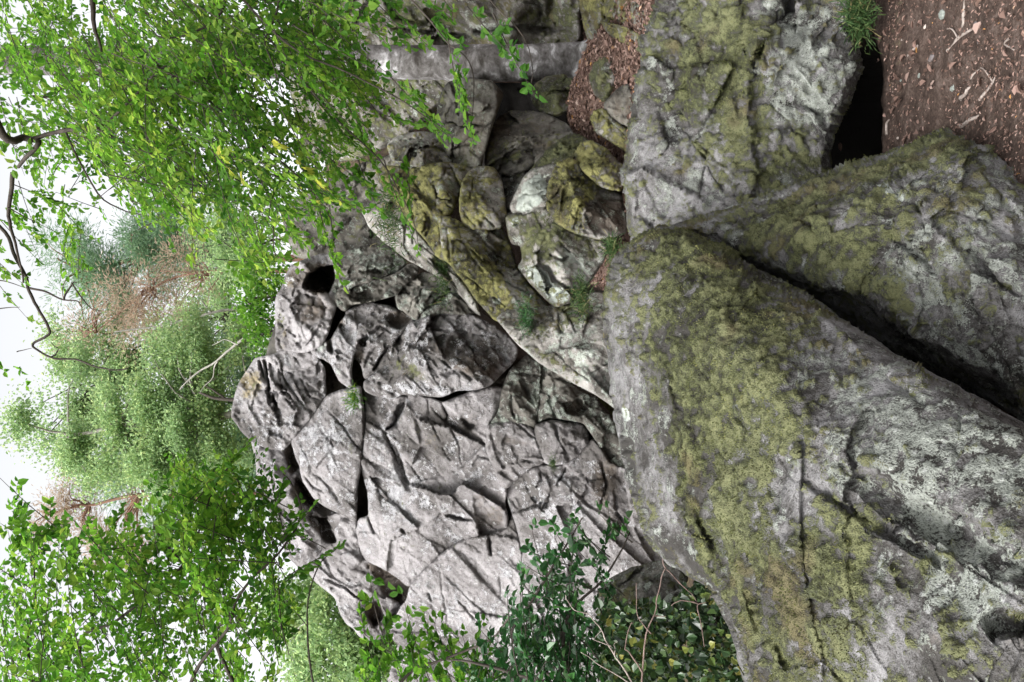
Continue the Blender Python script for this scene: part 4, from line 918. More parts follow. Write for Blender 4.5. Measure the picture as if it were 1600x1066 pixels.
# ------------------------------------------------------------------ plants
class Tubes:
    def __init__(s):
        s.v, s.q, s.n = [], [], 0

    def add(s, pts, r0, r1, seg=6, wob=0.0, seed=0, flare=0.0):
        pts = np.array([tuple(p) for p in pts], float)
        # resample smoothly
        m = max(6, int(len(pts) * 4))
        t = np.linspace(0, len(pts) - 1, m)
        k = np.clip(t.astype(int), 0, len(pts) - 2); f = (t - k)[:, None]
        p0 = pts[np.clip(k - 1, 0, len(pts) - 1)]; p1 = pts[k]; p2 = pts[k + 1]; p3 = pts[np.clip(k + 2, 0, len(pts) - 1)]
        c = 0.5 * ((2 * p1) + (-p0 + p2) * f + (2 * p0 - 5 * p1 + 4 * p2 - p3) * f ** 2 + (-p0 + 3 * p1 - 3 * p2 + p3) * f ** 3)
        if wob:
            c = c + wob * np.stack([fbm(np.c_[t * 0.9, np.full(m, seed * 1.7), np.full(m, 3.1 * w_)], 1.0, 3, seed) for w_ in range(3)], -1) * ss(0, 0.15, t / t[-1])[:, None]
        d = np.gradient(c, axis=0); d /= np.linalg.norm(d, axis=1, keepdims=True) + 1e-9
        ref = np.array([0.31, 0.2, 0.93]) if abs(d[0, 2]) < 0.8 else np.array([1.0, 0.1, 0.0])
        u = np.cross(d, ref); u /= np.linalg.norm(u, axis=1, keepdims=True) + 1e-9
        w = np.cross(d, u)
        s_ = t / t[-1]
        r = r0 + (r1 - r0) * s_ + flare * r0 * np.exp(-s_ * 14)
        a = np.linspace(0, 2 * math.pi, seg, endpoint=False)
        ring = c[:, None] + r[:, None, None] * (u[:, None] * np.cos(a)[None, :, None] + w[:, None] * np.sin(a)[None, :, None])
        if r0 > 0.03:
            ring = ring + (0.06 * r[:, None] * fbm(ring * np.array([1, 1, 0.4]), 5.0, 3, seed))[..., None] * (u[:, None] * np.cos(a)[None, :, None] + w[:, None] * np.sin(a)[None, :, None])
        idx = s.n + np.arange(m * seg).reshape(m, seg)
        nx = np.roll(idx, -1, 1)
        s.q.append(np.c_[idx[:-1].ravel(), nx[:-1].ravel(), nx[1:].ravel(), idx[1:].ravel()])
        s.v.append(ring.reshape(-1, 3))
        tip = s.n + m * seg
        s.v.append((c[-1] + d[-1] * r1)[None])
        s.q.append(np.c_[idx[-1], nx[-1], np.full(seg, tip), np.full(seg, tip)][:, [0, 1, 2, 2]])
        s.n += m * seg + 1
        return c

    def build(s, name, mat, parent, org):
        q = np.concatenate(s.q)
        tri = q[q[:, 2] == q[:, 3]][:, :3]; q = q[q[:, 2] != q[:, 3]]
        me = mesh_np(name, np.concatenate(s.v) - np.array(org), [q, tri], mat)
        return put(name, me, (0, 0, 0), parent)


class Leaves:
    """leaf blades: six corners folded along the midrib"""
    def __init__(s):
        s.p, s.a, s.n, s.l, s.w, s.r = [], [], [], [], [], []

    def add(s, p, a, n, l, w, r):
        s.p.append(p); s.a.append(a); s.n.append(n); s.l.append(l); s.w.append(w); s.r.append(r)

    def count(s):
        return sum(len(x) for x in s.p)

    def build(s, name, mat, parent, org, fold=0.22):
        p = np.concatenate(s.p); a = np.concatenate(s.a); n = np.concatenate(s.n); l = np.concatenate(s.l)[:, None]; w = np.concatenate(s.w)[:, None]; r = np.concatenate(s.r)
        a = a / (np.linalg.norm(a, axis=1, keepdims=True) + 1e-9)
        b = np.cross(n, a); b /= np.linalg.norm(b, axis=1, keepdims=True) + 1e-9
        n = np.cross(a, b)
        up = n * w * fold
        V6 = np.stack([p, p + a * l * 0.3 + b * w * 0.46 + up, p + a * l * 0.68 + b * w * 0.40 + up, p + a * l - n * l * 0.08,
                       p + a * l * 0.68 - b * w * 0.40 + up, p + a * l * 0.3 - b * w * 0.46 + up], 1)
        N = len(p)
        i = np.arange(N)[:, None] * 6
        q = np.concatenate([i + np.array([[0, 3, 2, 1]]), i + np.array([[0, 5, 4, 3]])])
        me = mesh_np(name, V6.reshape(-1, 3) - np.array(org), [q], mat, dict(rnd=np.repeat(r, 6)), smooth=False)
        return put(name, me, (0, 0, 0), parent)


def unit(v):
    return v / (np.linalg.norm(v, axis=-1, keepdims=True) + 1e-9)


def spray(L, T_, start, end, nl, size, rng, tilt=0.5, tone=0.5, spread=0.35, twig=0.0035, droop=0.1):
    """one flat beech spray: an arching twig with side twigs and leaves in two rows"""
    s = np.array(start, float); e = np.array(end, float)
    d = e - s; ln = np.linalg.norm(d); d /= ln
    side = np.cross(d, np.array([0, 0, 1.0])); side = unit(side) if np.linalg.norm(side) > 0.15 else np.array([1.0, 0, 0])
    nrm = unit(np.cross(side, d))
    if nrm[2] < 0: nrm = -nrm
    ang = rng.normal(0, tilt)
    side, nrm = side * math.cos(ang) + nrm * math.sin(ang), nrm * math.cos(ang) - side * math.sin(ang)
    def axis_at(t):
        t = np.asarray(t)[..., None]
        return s + d * ln * t + np.array([0, 0, -droop * ln]) * t ** 2 + np.array([0, 0, droop * ln * 0.7]) * t
    if T_ is not None:
        T_.add(axis_at(np.linspace(0, 1, 5)), twig, twig * 0.35, 4)
    nside = max(2, int(nl / 7))
    ts = np.linspace(0.12, 0.95, nside) + rng.normal(0, 0.02, nside)
    P, A, = [], []
    for i, t in enumerate(ts):
        sg = 1 if i % 2 else -1
        o = axis_at(t)
        dl = ln * spread * (1 - 0.65 * t) * rng.uniform(0.7, 1.2)
        dd = unit(d * 0.75 + side * sg * rng.uniform(0.6, 1.0) + nrm * rng.normal(0, 0.12) - np.array([0, 0, 0.12]))
        k = max(3, int(nl / nside * dl / (ln * spread * 0.7)))
        tt = np.linspace(0.15, 1.0, k) + rng.normal(0, 0.03, k)
        pts = o + dd * dl * tt[:, None] + np.array([0, 0, -0.08 * dl]) * tt[:, None] ** 2
        lside = unit(np.cross(nrm, dd))
        sg2 = np.where(np.arange(k) % 2, 1, -1)[:, None]
        P.append(pts); A.append(unit(dd * 0.6 + lside * sg2 * 0.8 + rng.normal(0, 0.25, (k, 3))))
        if T_ is not None and dl * 1000 > 60:
            T_.add([o, o + dd * dl * 0.55 + np.array([0, 0, -0.02 * dl]), o + dd * dl + np.array([0, 0, -0.08 * dl])], twig * 0.5, twig * 0.2, 3)
    P = np.concatenate(P); A = np.concatenate(A)
    k = len(P)
    n = unit(nrm + rng.normal(0, 0.38, (k, 3)))
    l = size * rng.uniform(0.45, 1.25, k)
    L.add(P, A, n, l, l * rng.uniform(0.55, 0.72, k), np.clip(tone + rng.normal(0, 0.14, k), 0, 0.9 if tone < 0.9 else 1))


def sample_poly(poly, n, rng):
    xs = [p[0] for p in poly]; ys = [p[1] for p in poly]
    out = []
    while len(out) < n:
        x = rng.uniform(min(xs), max(xs), n * 3); y = rng.uniform(min(ys), max(ys), n * 3)
        k = inside(poly, x, y)
        out += list(zip(x[k], y[k]))
    return out[:n]


G_BEECH = leaf_mat('beech_leaf', [(0.0, (0.025, 0.080, 0.014)), (0.35, (0.065, 0.170, 0.022)), (0.65, (0.135, 0.265, 0.038)), (0.88, (0.23, 0.34, 0.06)), (1.0, (0.40, 0.40, 0.08))], 0.62)
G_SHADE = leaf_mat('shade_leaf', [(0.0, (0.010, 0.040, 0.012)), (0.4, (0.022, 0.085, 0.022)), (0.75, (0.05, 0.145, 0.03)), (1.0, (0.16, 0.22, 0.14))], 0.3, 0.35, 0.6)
G_FAR = leaf_mat('far_leaf', [(0.0, (0.15, 0.24, 0.12)), (0.4, (0.26, 0.37, 0.19)), (0.75, (0.38, 0.48, 0.23)), (1.0, (0.50, 0.56, 0.28))], 0.68, 0.6, 0.2)  # haze and glare over the far crowns put into a paler leaf colour
G_PINE = leaf_mat('pine_needle', [(0.0, (0.10, 0.19, 0.12)), (0.5, (0.19, 0.30, 0.18)), (1.0, (0.30, 0.40, 0.23))], 0.55, 0.6, 0.2)  # needles paled too, the washed-out look of distance put into the colour
G_DEAD = leaf_mat('dead_needle', [(0.0, (0.26, 0.20, 0.15)), (0.5, (0.43, 0.34, 0.26)), (1.0, (0.55, 0.46, 0.37))], 0.5, 0.7, 0.1)
G_IVY = leaf_mat('ivy_leaf', [(0.0, (0.009, 0.024, 0.008)), (0.5, (0.028, 0.065, 0.018)), (0.8, (0.07, 0.105, 0.022)), (1.0, (0.20, 0.19, 0.04))], 0.15, 0.35, 0.6)
G_GRASS = leaf_mat('grass_blade', [(0.0, (0.02, 0.045, 0.014)), (0.5, (0.045, 0.09, 0.028)), (0.8, (0.10, 0.14, 0.05)), (1.0, (0.22, 0.19, 0.09))], 0.3)
M_BARK = simple_mat('beech_bark', [(0.36, (0.04, 0.035, 0.03)), (0.48, (0.12, 0.112, 0.108)), (0.57, (0.23, 0.22, 0.22)), (0.64, (0.50, 0.49, 0.50))], 4.5, 0.8, 0.6, 0.02, stretch=(1, 1, 1.5), detail=9)
M_BRANCH = simple_mat('branch_bark', [(0.3, (0.02, 0.016, 0.013)), (0.7, (0.07, 0.058, 0.048))], 14, 0.85, 0.4, 0.006)
M_PALE = simple_mat('pale_bark', [(0.3, (0.16, 0.15, 0.13)), (0.7, (0.42, 0.40, 0.36))], 6, 0.8, 0.3, 0.006)
M_PINE = simple_mat('pine_bark', [(0.3, (0.11, 0.06, 0.04)), (0.7, (0.30, 0.18, 0.13))], 8, 0.85, 0.6, 0.02, stretch=(1, 1, 0.3))
M_TWIG = simple_mat('red_twig', [(0.3, (0.07, 0.045, 0.038)), (0.7, (0.21, 0.15, 0.13))], 30, 0.7, 0.3, 0.002)


def xyz(v):
    return (v.x, v.y, v.z)


# --- the smooth grey trunk on the right
tb = V(922, 97, 9.0)
beech = empty('beech_tree', tb - Vector((0, 0, 0.1)), 'smooth grey beech trunk standing behind the leaf litter shelf', 'tree')
T_ = Tubes()
T_.add([xyz(V(940, 98, 9.0)), xyz(V(900, 97, 9.0)), xyz(V(800, 98, 9.02)), xyz(V(650, 99, 9.05)), xyz(V(450, 98, 9.1)), xyz(V(150, 96, 9.2)), xyz(V(-200, 92, 9.3))], 0.215, 0.15, 24, 0.02, 3, flare=0.25)
T_.build('trunk', M_BARK, beech, beech.location)
for (y0, y1) in ((128, 165), (66, 40), (110, 150)):
    T2 = Tubes()
    T2.add([xyz(V(905, (y0 + 97) / 2, 8.9)), xyz(V(928, y0, 8.6)), xyz(V(945, y1, 8.2))], 0.10, 0.03, 8, 0.02, y0)
    T2.build('root', M_BARK, beech, beech.location)
LB = Leaves(); TB = Tubes(); rng = np.random.default_rng(11)
crown_poly = [(-60, -60), (330, -60), (380, 40), (330, 150), (200, 220), (60, 220), (-60, 160)]
for (x, y) in sample_poly(crown_poly, 70, rng):
    d0 = rng.uniform(8.0, 10.0); a = V(x, y, d0)
    spray(LB, TB, xyz(a), xyz(a + Vector((rng.normal(-0.2, 0.4), rng.normal(-0.2, 0.4), -rng.uniform(0.2, 0.7)))), 46, 0.075, rng, 0.5, 0.5)
fill_later = [(-20, 50), (460, 55), (470, 130), (-20, 150)]
for (x, y) in sample_poly(fill_later, 60, rng):
    d0 = rng.uniform(7.2, 8.6); a = V(x, y, d0)
    spray(LB, TB, xyz(a), xyz(a + Vector((rng.normal(-0.2, 0.4), rng.normal(-0.2, 0.3), -rng.uniform(0.2, 0.7)))), 50, 0.07, rng, 0.5, 0.45)
for (x, y) in ((120, 60), (40, 160), (220, 20), (280, 140)):
    TB.add([xyz(V(x + 160, 97, 9.1)), xyz(V(x + 60, (y + 97) / 2, 9.2)), xyz(V(x, y, 9.0))], 0.05, 0.012, 7, 0.1, x)
TB.build('branch', M_BRANCH, beech, beech.location)
LB.build('crown', G_BEECH, beech, beech.location)

# --- the near beech whose trunk stands out of the picture on the right; its boughs hang in
nb = empty('beech_tree', (3.6, 4.4, 0.8), 'leafy beech with bright green sprays hanging in from the right', 'tree')
TR = Tubes(); LR = Leaves(); rng = np.random.default_rng(5)
base_tr = np.array([3.7, 4.6, 0.7])
TR0 = Tubes()
TR0.add([base_tr, base_tr + [0.0, 0.05, 2.2], base_tr + [-0.15, 0.1, 4.0], base_tr + [-0.3, 0.2, 6.5]], 0.20, 0.10, 16, 0.05, 8, flare=0.3)
TR0.build('trunk', M_BARK, nb, nb.location)
boughs = [  # from the trunk into the picture: pixel points with depth
    [(-60, 40, 4.8), (0, 205, 4.9), (35, 215, 5.0), (60, 228, 5.0), (30, 262, 5.1)],
    [(46, 222, 5.0), (75, 205, 5.0), (140, 195, 4.9), (165, 188, 4.9), (220, 142, 4.8), (262, 105, 4.7)],
    [(90, -80, 5.2), (140, -10, 5.2), (150, 40, 5.2), (158, 80, 5.2)],
    [(300, -90, 4.6), (350, 0, 4.7), (300, 50, 4.7), (240, 55, 4.7), (235, 50, 4.7)],
    [(430, -80, 4.5), (437, 0, 4.5), (418, 65, 4.5), (430, 100, 4.5), (445, 150, 4.6)],
    [(480, -80, 4.8), (488, 20, 4.8), (500, 100, 4.9), (510, 160, 4.9)],
    [(20, 270, 5.2), (10, 340, 5.3), (22, 380, 5.3), (40, 440, 5.4)],
    [(240, 100, 4.8), (330, 160, 4.8), (400, 220, 4.8), (470, 280, 4.9), (520, 340, 5.0)],
    [(330, -60, 4.6), (440, 60, 4.4), (540, 110, 4.4), (640, 160, 4.5), (700, 210, 4.5)],
    [(560, -80, 4.2), (640, 0, 4.2), (700, 60, 4.2), (740, 110, 4.2), (735, 210, 4.25)],
    [(640, -90, 4.0), (740, -20, 4.0), (800, 40, 4.0), (825, 90, 4.0), (833, 150, 4.0)],
    [(150, 200, 5.0), (250, 250, 5.1), (330, 300, 5.2), (420, 340, 5.2), (430, 400, 5.3)],
    [(100, 200, 5.2), (150, 300, 5.3), (200, 330, 5.4), (260, 340, 5.4)],
    [(420, 60, 4.6), (520, 180, 4.6), (600, 250, 4.7), (640, 330, 4.8), (655, 400, 4.9)]]
for i, b in enumerate(boughs):
    r0 = (0.042, 0.020, 0.032, 0.012, 0.010, 0.008, 0.02, 0.012, 0.010, 0.008, 0.006, 0.012, 0.010, 0.008)[i]
    TR.add([xyz(V(*p)) for p in b], r0 * 0.75, r0 * 0.25, 7, 0.03, i + 3)
TR.add([tuple(base_tr + [-0.15, 0.1, 3.6]), (2.6, 4.7, 4.6), xyz(V(-60, 40, 4.8))], 0.08, 0.055, 9, 0.05, 40)


def fill(poly, n, dr, dirv, ln, nl, size, rng, L, T_, tone=(0.35, 0.65), tilt=0.5, tw=0.003):
    for (x, y) in sample_poly(poly, n, rng):
        d0 = rng.uniform(*dr)
        a = V(x, y, d0)
        dv = Vector((dirv[0] + rng.normal(0, 0.35), dirv[1] + rng.normal(0, 0.35), dirv[2] + rng.normal(0, 0.22))).normalized() * ln * rng.uniform(0.7, 1.3)
        spray(L, T_, xyz(a - dv * 0.5), xyz(a + dv * 0.5), nl, size, rng, tilt, rng.uniform(*tone))


fill([(150, -40), (480, -40), (560, 60), (575, 160), (560, 250), (500, 320), (440, 350), (380, 320), (300, 330), (200, 310), (140, 250), (120, 150), (180, 80)], 330, (4.3, 6.6), (-0.6, -0.25, -0.55), 0.58, 62, 0.048, rng, LR, TR, (0.28, 0.82))
fill([(100, 100), (330, 100), (380, 230), (330, 330), (200, 320), (110, 240)], 50, (4.8, 6.2), (-0.6, -0.2, -0.4), 0.55, 56, 0.048, rng, LR, TR, (0.62, 0.85))
fill([(480, -40), (700, -40), (690, 60), (670, 130), (690, 190), (640, 200), (580, 180), (520, 100)], 11, (4.1, 4.8), (-0.5, -0.2, -0.7), 0.5, 40, 0.055, rng, LR, TR, (0.25, 0.5))
fill([(0, -20), (120, -20), (140, 120), (110, 250), (60, 330), (0, 330)], 30, (4.8, 6.5), (-0.7, -0.1, -0.3), 0.55, 46, 0.052, rng, LR, TR, (0.4, 0.7))
fill([(0, 330), (60, 330), (60, 470), (20, 520), (0, 500)], 5, (5.0, 6.0), (-0.7, -0.1, -0.3), 0.4, 26, 0.055, rng, LR, TR, (0.4, 0.7))
fill([(90, 300), (160, 320), (170, 420), (110, 440), (60, 400)], 7, (5.5, 6.5), (-0.7, -0.1, -0.3), 0.4, 34, 0.055, rng, LR, TR, (0.5, 0.7))
fill([(380, 330), (440, 340), (440, 410), (400, 430), (370, 380)], 9, (5.2, 6.2), (-0.5, -0.2, -0.6), 0.5, 40, 0.055, rng, LR, TR, (0.55, 0.75))
for (a, b, d0, nl, tn) in [((500, 330), (532, 446), 5.0, 60, 0.55), ((515, 320), (528, 420), 5.1, 40, 0.6), ((610, 120), (702, 214), 4.5, 70, 0.5), ((640, 130), (690, 225), 4.55, 60, 0.5), ((600, 180), (680, 200), 4.6, 50, 0.5), ((700, 60), (735, 222), 4.2, 70, 0.45), ((715, 100), (738, 215), 4.2, 40, 0.5),
                           ((770, 20), (832, 148), 4.0, 50, 0.25), ((730, 10), (800, 90), 4.0, 40, 0.25), ((600, 250), (655, 400), 4.8, 60, 0.45), ((640, 240), (640, 330), 4.8, 40, 0.45), ((560, 250), (590, 330), 4.9, 60, 0.55), ((560, 200), (600, 290), 4.8, 70, 0.55), ((520, 250), (560, 320), 4.9, 70, 0.55), ((470, 290), (500, 370), 5.1, 60, 0.6),
                           ((440, 330), (480, 390), 5.1, 50, 0.65), ((670, 30), (720, 70), 4.2, 40, 0.3), ((400, 350), (425, 440), 5.3, 50, 0.75), ((640, -20), (700, 30), 4.2, 40, 0.35)]:
    spray(LR, TR, xyz(V(a[0], a[1], d0)), xyz(V(b[0], b[1], d0)), nl, 0.052, rng, 0.4, tn, 0.22)
# a few yellowing sprays
for (x, y) in ((430, 215), (445, 270), (490, 275), (330, 235), (470, 262)):
    a = V(x, y, 4.25); spray(LR, TR, xyz(a), xyz(a + Vector((-0.15, 0, -0.15))), 22, 0.055, rng, 0.5, 0.93)
TR.build('branch', M_BRANCH, nb, nb.location)
LR.build('crown', G_BEECH, nb, nb.location)

# --- the beech leaning in from the left
lb = empty('beech_tree', (-3.4, 5.0, -0.6), 'dense green beech crown leaning in from the left over the crag', 'tree')
TL0 = Tubes()
TL0.add([(-3.5, 5.1, -0.8), (-3.4, 5.0, 1.2), (-3.2, 5.0, 3.0), (-3.0, 5.2, 5.2)], 0.16, 0.07, 14, 0.08, 5, flare=0.3)
TL0.build('trunk', M_BARK, lb, lb.location)
TL = Tubes(); LL = Leaves(); rng = np.random.default_rng(23)
for i, b in enumerate([[(420, 1160, 5.0), (330, 1010, 4.9), (355, 960, 4.9), (300, 900, 4.9), (240, 820, 5.0)], [(300, 1160, 5.0), (295, 1066, 4.9), (350, 985, 4.8), (372, 940, 4.8), (420, 880, 4.8), (470, 800, 4.9), (445, 740, 5.0)],
                       [(180, 1150, 5.1), (120, 1010, 5.1), (180, 970, 5.0), (260, 910, 5.0), (300, 860, 5.0), (330, 770, 5.1), (385, 695, 5.2)], [(560, 1150, 4.6), (640, 1050, 4.6), (690, 1030, 4.5), (760, 1000, 4.4), (800, 960, 4.3), (850, 910, 4.2)],
                       [(60, 1130, 5.2), (40, 1000, 5.2), (60, 900, 5.2), (40, 800, 5.3)], [(500, 1150, 5.0), (480, 1000, 5.0), (490, 900, 5.0), (530, 855, 5.1)]]):
    r0 = (0.022, 0.02, 0.018, 0.016, 0.016, 0.012)[i]
    TL.add([xyz(V(*p)) for p in b], r0 * 0.65, r0 * 0.2, 7, 0.03, i + 13)
TL.add([(-3.3, 5.0, 2.2), (-2.9, 5.0, 2.6), xyz(V(420, 1160, 5.0))], 0.05, 0.022, 8, 0.03, 61)
TL.add([(-3.3, 5.0, 2.6), (-2.9, 5.0, 3.2), xyz(V(180, 1150, 5.1))], 0.05, 0.02, 8, 0.03, 62)
TL.add([(-3.4, 5.0, 1.2), (-2.7, 4.8, 2.0), xyz(V(560, 1150, 4.6))], 0.04, 0.016, 8, 0.03, 63)
fill([(0, 890), (70, 850), (150, 880), (200, 850), (260, 780), (330, 740), (400, 760), (440, 800), (440, 880), (450, 940), (440, 1090), (0, 1090)], 185, (4.5, 6.2), (0.7, -0.1, 0.25), 0.58, 58, 0.05, rng, LL, TL, (0.22, 0.75))
fill([(150, 860), (300, 760), (400, 780), (430, 860), (300, 960), (200, 960)], 26, (4.6, 5.4), (0.7, -0.1, 0.25), 0.5, 46, 0.06, rng, LL, TL, (0.5, 0.75))
fill([(10, 780), (60, 780), (70, 860), (20, 880)], 8, (5.0, 5.6), (0.5, -0.1, 0.5), 0.4, 34, 0.06, rng, LL, TL, (0.25, 0.5))
for (a, b, d0, nl, tn) in [((300, 790), (395, 684), 5.0, 60, 0.68), ((280, 800), (360, 720), 5.0, 60, 0.65), ((420, 830), (445, 735), 4.9, 36, 0.45), ((430, 860), (488, 792), 4.8, 34, 0.4), ((450, 900), (537, 850), 4.8, 44, 0.35), ((150, 880), (190, 790), 5.0, 44, 0.4), ((100, 890), (140, 810), 5.1, 44, 0.35),
                           ((30, 860), (28, 770), 5.2, 50, 0.4), ((440, 840), (470, 800), 4.8, 30, 0.4), ((600, 1000), (575, 905), 4.6, 26, 0.5), ((570, 990), (560, 930), 4.6, 24, 0.55), ((680, 1030), (660, 955), 4.6, 40, 0.55), ((710, 1030), (690, 970), 4.6, 40, 0.5), ((640, 1040), (640, 980), 4.7, 40, 0.55)]:
    spray(LL, TL, xyz(V(a[0], a[1], d0)), xyz(V(b[0], b[1], d0)), nl, 0.056, rng, 0.4, tn, 0.26)
fill([(560, 1090), (600, 1010), (650, 985), (700, 1010), (760, 1020), (780, 1090)], 30, (4.4, 5.0), (0.6, -0.1, 0.3), 0.45, 40, 0.055, rng, LL, TL, (0.35, 0.6))
TL.build('branch', M_BRANCH, lb, lb.location)
LL.build('crown', G_BEECH, lb, lb.location)

# --- the dark glossy sprays low on the left, before the crag foot
dk = empty('beech_sapling', xyz(V(1010, 1110, 4.0)), 'dark glossy leaved sapling low on the left before the crag foot', 'sapling')
TD = Tubes(); LD = Leaves(); rng = np.random.default_rng(31)
for i, b in enumerate([[(1010, 1110, 4.0), (900, 1080, 4.0), (800, 1000, 3.9), (840, 930, 3.9), (890, 850, 3.9), (910, 810, 3.9)], [(900, 1080, 4.0), (880, 980, 3.8), (940, 900, 3.8), (985, 830, 3.9)], [(900, 1080, 4.0), (760, 1040, 4.1), (700, 1030, 4.2)]]):
    TD.add([xyz(V(*p)) for p in b], 0.012, 0.003, 6, 0.02, i + 3)
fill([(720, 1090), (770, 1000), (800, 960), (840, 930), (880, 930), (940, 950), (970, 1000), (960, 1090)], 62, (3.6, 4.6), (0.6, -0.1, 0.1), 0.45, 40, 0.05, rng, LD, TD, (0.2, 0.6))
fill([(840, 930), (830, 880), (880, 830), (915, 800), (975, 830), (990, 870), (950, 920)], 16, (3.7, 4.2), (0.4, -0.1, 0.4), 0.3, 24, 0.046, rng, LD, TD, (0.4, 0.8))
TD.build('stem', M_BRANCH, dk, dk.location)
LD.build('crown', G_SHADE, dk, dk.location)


# --- far trees on the hill behind the crag
def far_tree(name, label, kind, trunk, blobs, d, leafmat, barkmat, n, size, seed, r0=0.12, group=None, cat='tree', limbs=True):
    rng = np.random.default_rng(seed)
    if kind == 'leaf' and d > 12.5: n, size = int(n * 2.4), size * 0.58
    base = V(trunk[0][0], trunk[0][1], d)
    gz = float(ground_p(base.x, base.y))
    foot = Vector((base.x, base.y, gz - 0.1))
    o = empty(name, foot, label, cat, group)
    T_ = Tubes(); pts = [tuple(foot)] + [xyz(V(p[0], p[1], d)) for p in trunk if V(p[0], p[1], d).z > gz + 0.2]
    if len(pts) < 2: pts.append((foot.x, foot.y, foot.z + 2))
    T_.add(pts, r0, r0 * 0.25, 9, 0.12, seed, flare=0.3)
    T_.build('trunk', barkmat, o, foot)
    L = Leaves(); TB = Tubes()
    allp = np.array(pts)
    if d > 12.5:          # break each mass of foliage into uneven boughs
        nb_ = []
        for (px, py, rx, ry) in blobs:
            for _ in range(7):
                q_ = rng.uniform(0.16, 0.5)
                nb_.append((px + rng.normal(0, rx * 0.65), py + rng.normal(0, ry * 0.65), rx * q_ * 0.8, ry * q_ * 1.25))
        blobs = nb_
    tot = sum(b[2] * b[3] for b in blobs)
    for (px, py, rx, ry) in blobs:
        c = np.array(xyz(V(px, py, d))) + rng.normal(0, 0.02 * d, 3) * np.array([0, 1, 0])
        R3 = np.array([ry / F * d, 0.8 * max(rx, ry) / F * d, rx / F * d])
        k = np.argmin(np.abs(allp[:, 2] - (c[2] - R3[2])))
        if limbs:
            TB.add([tuple(allp[k]), tuple((allp[k] + c) / 2 + [0, 0, 0.05 * d * 0.2]), tuple(c)], r0 * 0.28, r0 * 0.06, 5, 0.15, int(px))
        m = int(n * rx * ry / tot)
        ncl = max(4, m // 22)
        # clumps through the blob, denser towards its skin
        u = unit(rng.normal(0, 1, (ncl, 3))) * (rng.uniform(0.15, 1, (ncl, 1)) ** 0.5)
        cc = c + u * R3 * (0.9 + 0.3 * rng.normal(0, 1, (ncl, 1)))
        kk = rng.uniform(0, 1, ncl) < 0.75; kk[0] = True
        cc, u = cc[kk], u[kk]; ncl = len(cc)
        for q in range(0, ncl, 3):
            if limbs: TB.add([tuple(c), tuple((c + cc[q]) / 2), tuple(cc[q])], r0 * 0.08, r0 * 0.02, 3)
        per = max(6, m // ncl)
        if kind == 'needle': per = per * 3
        if kind == 'needle':
            pp = np.repeat(cc, per, 0) + rng.normal(0, 1, (ncl * per, 3)) * size * np.array([1.7, 1.7, 0.8])
            ax = unit((pp - np.repeat(cc, per, 0)) + rng.normal(0, size * 0.5, pp.shape) + np.array([0, 0, size * 0.6]))
            l = size * rng.uniform(0.5, 1.0, len(pp)); w = l * 0.16
        else:
            pp = np.repeat(cc, per, 0) + rng.normal(0, 1, (ncl * per, 3)) * size * np.array([3.4, 3.4, 1.3])
            ax = unit(rng.normal(0, 1, pp.shape) + np.array([0, 0, -0.4]))
            l = size * rng.uniform(0.7, 1.3, len(pp)); w = l * 0.65
        nn = unit(rng.normal(0, 0.7, pp.shape) + np.array([0, 0, 0.8]))
        tone = 0.5 + 0.22 * np.repeat(u[:, 2], per) + np.repeat(rng.normal(0, 0.12, ncl), per) + rng.normal(0, 0.1, len(pp))
        L.add(pp, ax, nn, l, w, np.clip(tone, 0, 1))
    if limbs: TB.build('branch', barkmat, o, foot)
    L.build('crown', leafmat, o, foot)
    return o


GB = 'trees on the hill behind the crag'
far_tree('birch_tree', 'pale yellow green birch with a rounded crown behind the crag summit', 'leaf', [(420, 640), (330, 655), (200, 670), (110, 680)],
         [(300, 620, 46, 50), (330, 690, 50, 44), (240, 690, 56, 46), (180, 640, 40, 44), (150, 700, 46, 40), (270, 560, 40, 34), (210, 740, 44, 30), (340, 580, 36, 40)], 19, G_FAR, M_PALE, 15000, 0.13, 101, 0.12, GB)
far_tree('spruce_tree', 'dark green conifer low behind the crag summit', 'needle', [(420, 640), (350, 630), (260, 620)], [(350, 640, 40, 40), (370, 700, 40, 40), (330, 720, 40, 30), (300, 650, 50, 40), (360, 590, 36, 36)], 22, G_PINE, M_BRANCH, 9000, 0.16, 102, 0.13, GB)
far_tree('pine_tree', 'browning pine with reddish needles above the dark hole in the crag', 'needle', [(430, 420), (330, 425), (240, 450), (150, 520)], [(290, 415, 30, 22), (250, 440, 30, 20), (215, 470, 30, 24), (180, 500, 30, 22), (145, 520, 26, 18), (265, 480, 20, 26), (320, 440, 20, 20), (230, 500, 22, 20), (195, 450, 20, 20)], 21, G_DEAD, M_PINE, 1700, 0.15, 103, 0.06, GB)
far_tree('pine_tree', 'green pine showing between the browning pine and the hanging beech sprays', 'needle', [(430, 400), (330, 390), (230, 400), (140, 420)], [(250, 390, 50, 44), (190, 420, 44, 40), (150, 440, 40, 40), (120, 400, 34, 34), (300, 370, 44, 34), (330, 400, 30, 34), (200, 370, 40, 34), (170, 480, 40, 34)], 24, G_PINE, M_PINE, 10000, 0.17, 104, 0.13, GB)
far_tree('broadleaf_tree', 'soft green tree rising left of the browning pine', 'leaf', [(420, 560), (300, 570), (180, 590)], [(130, 600, 40, 44), (170, 570, 40, 40), (210, 590, 44, 40), (250, 610, 44, 40), (110, 650, 36, 34), (110, 700, 30, 34), (140, 540, 34, 26), (260, 540, 36, 30), (310, 540, 30, 30)], 23, G_FAR, M_BRANCH, 10000, 0.15, 105, 0.12, GB)
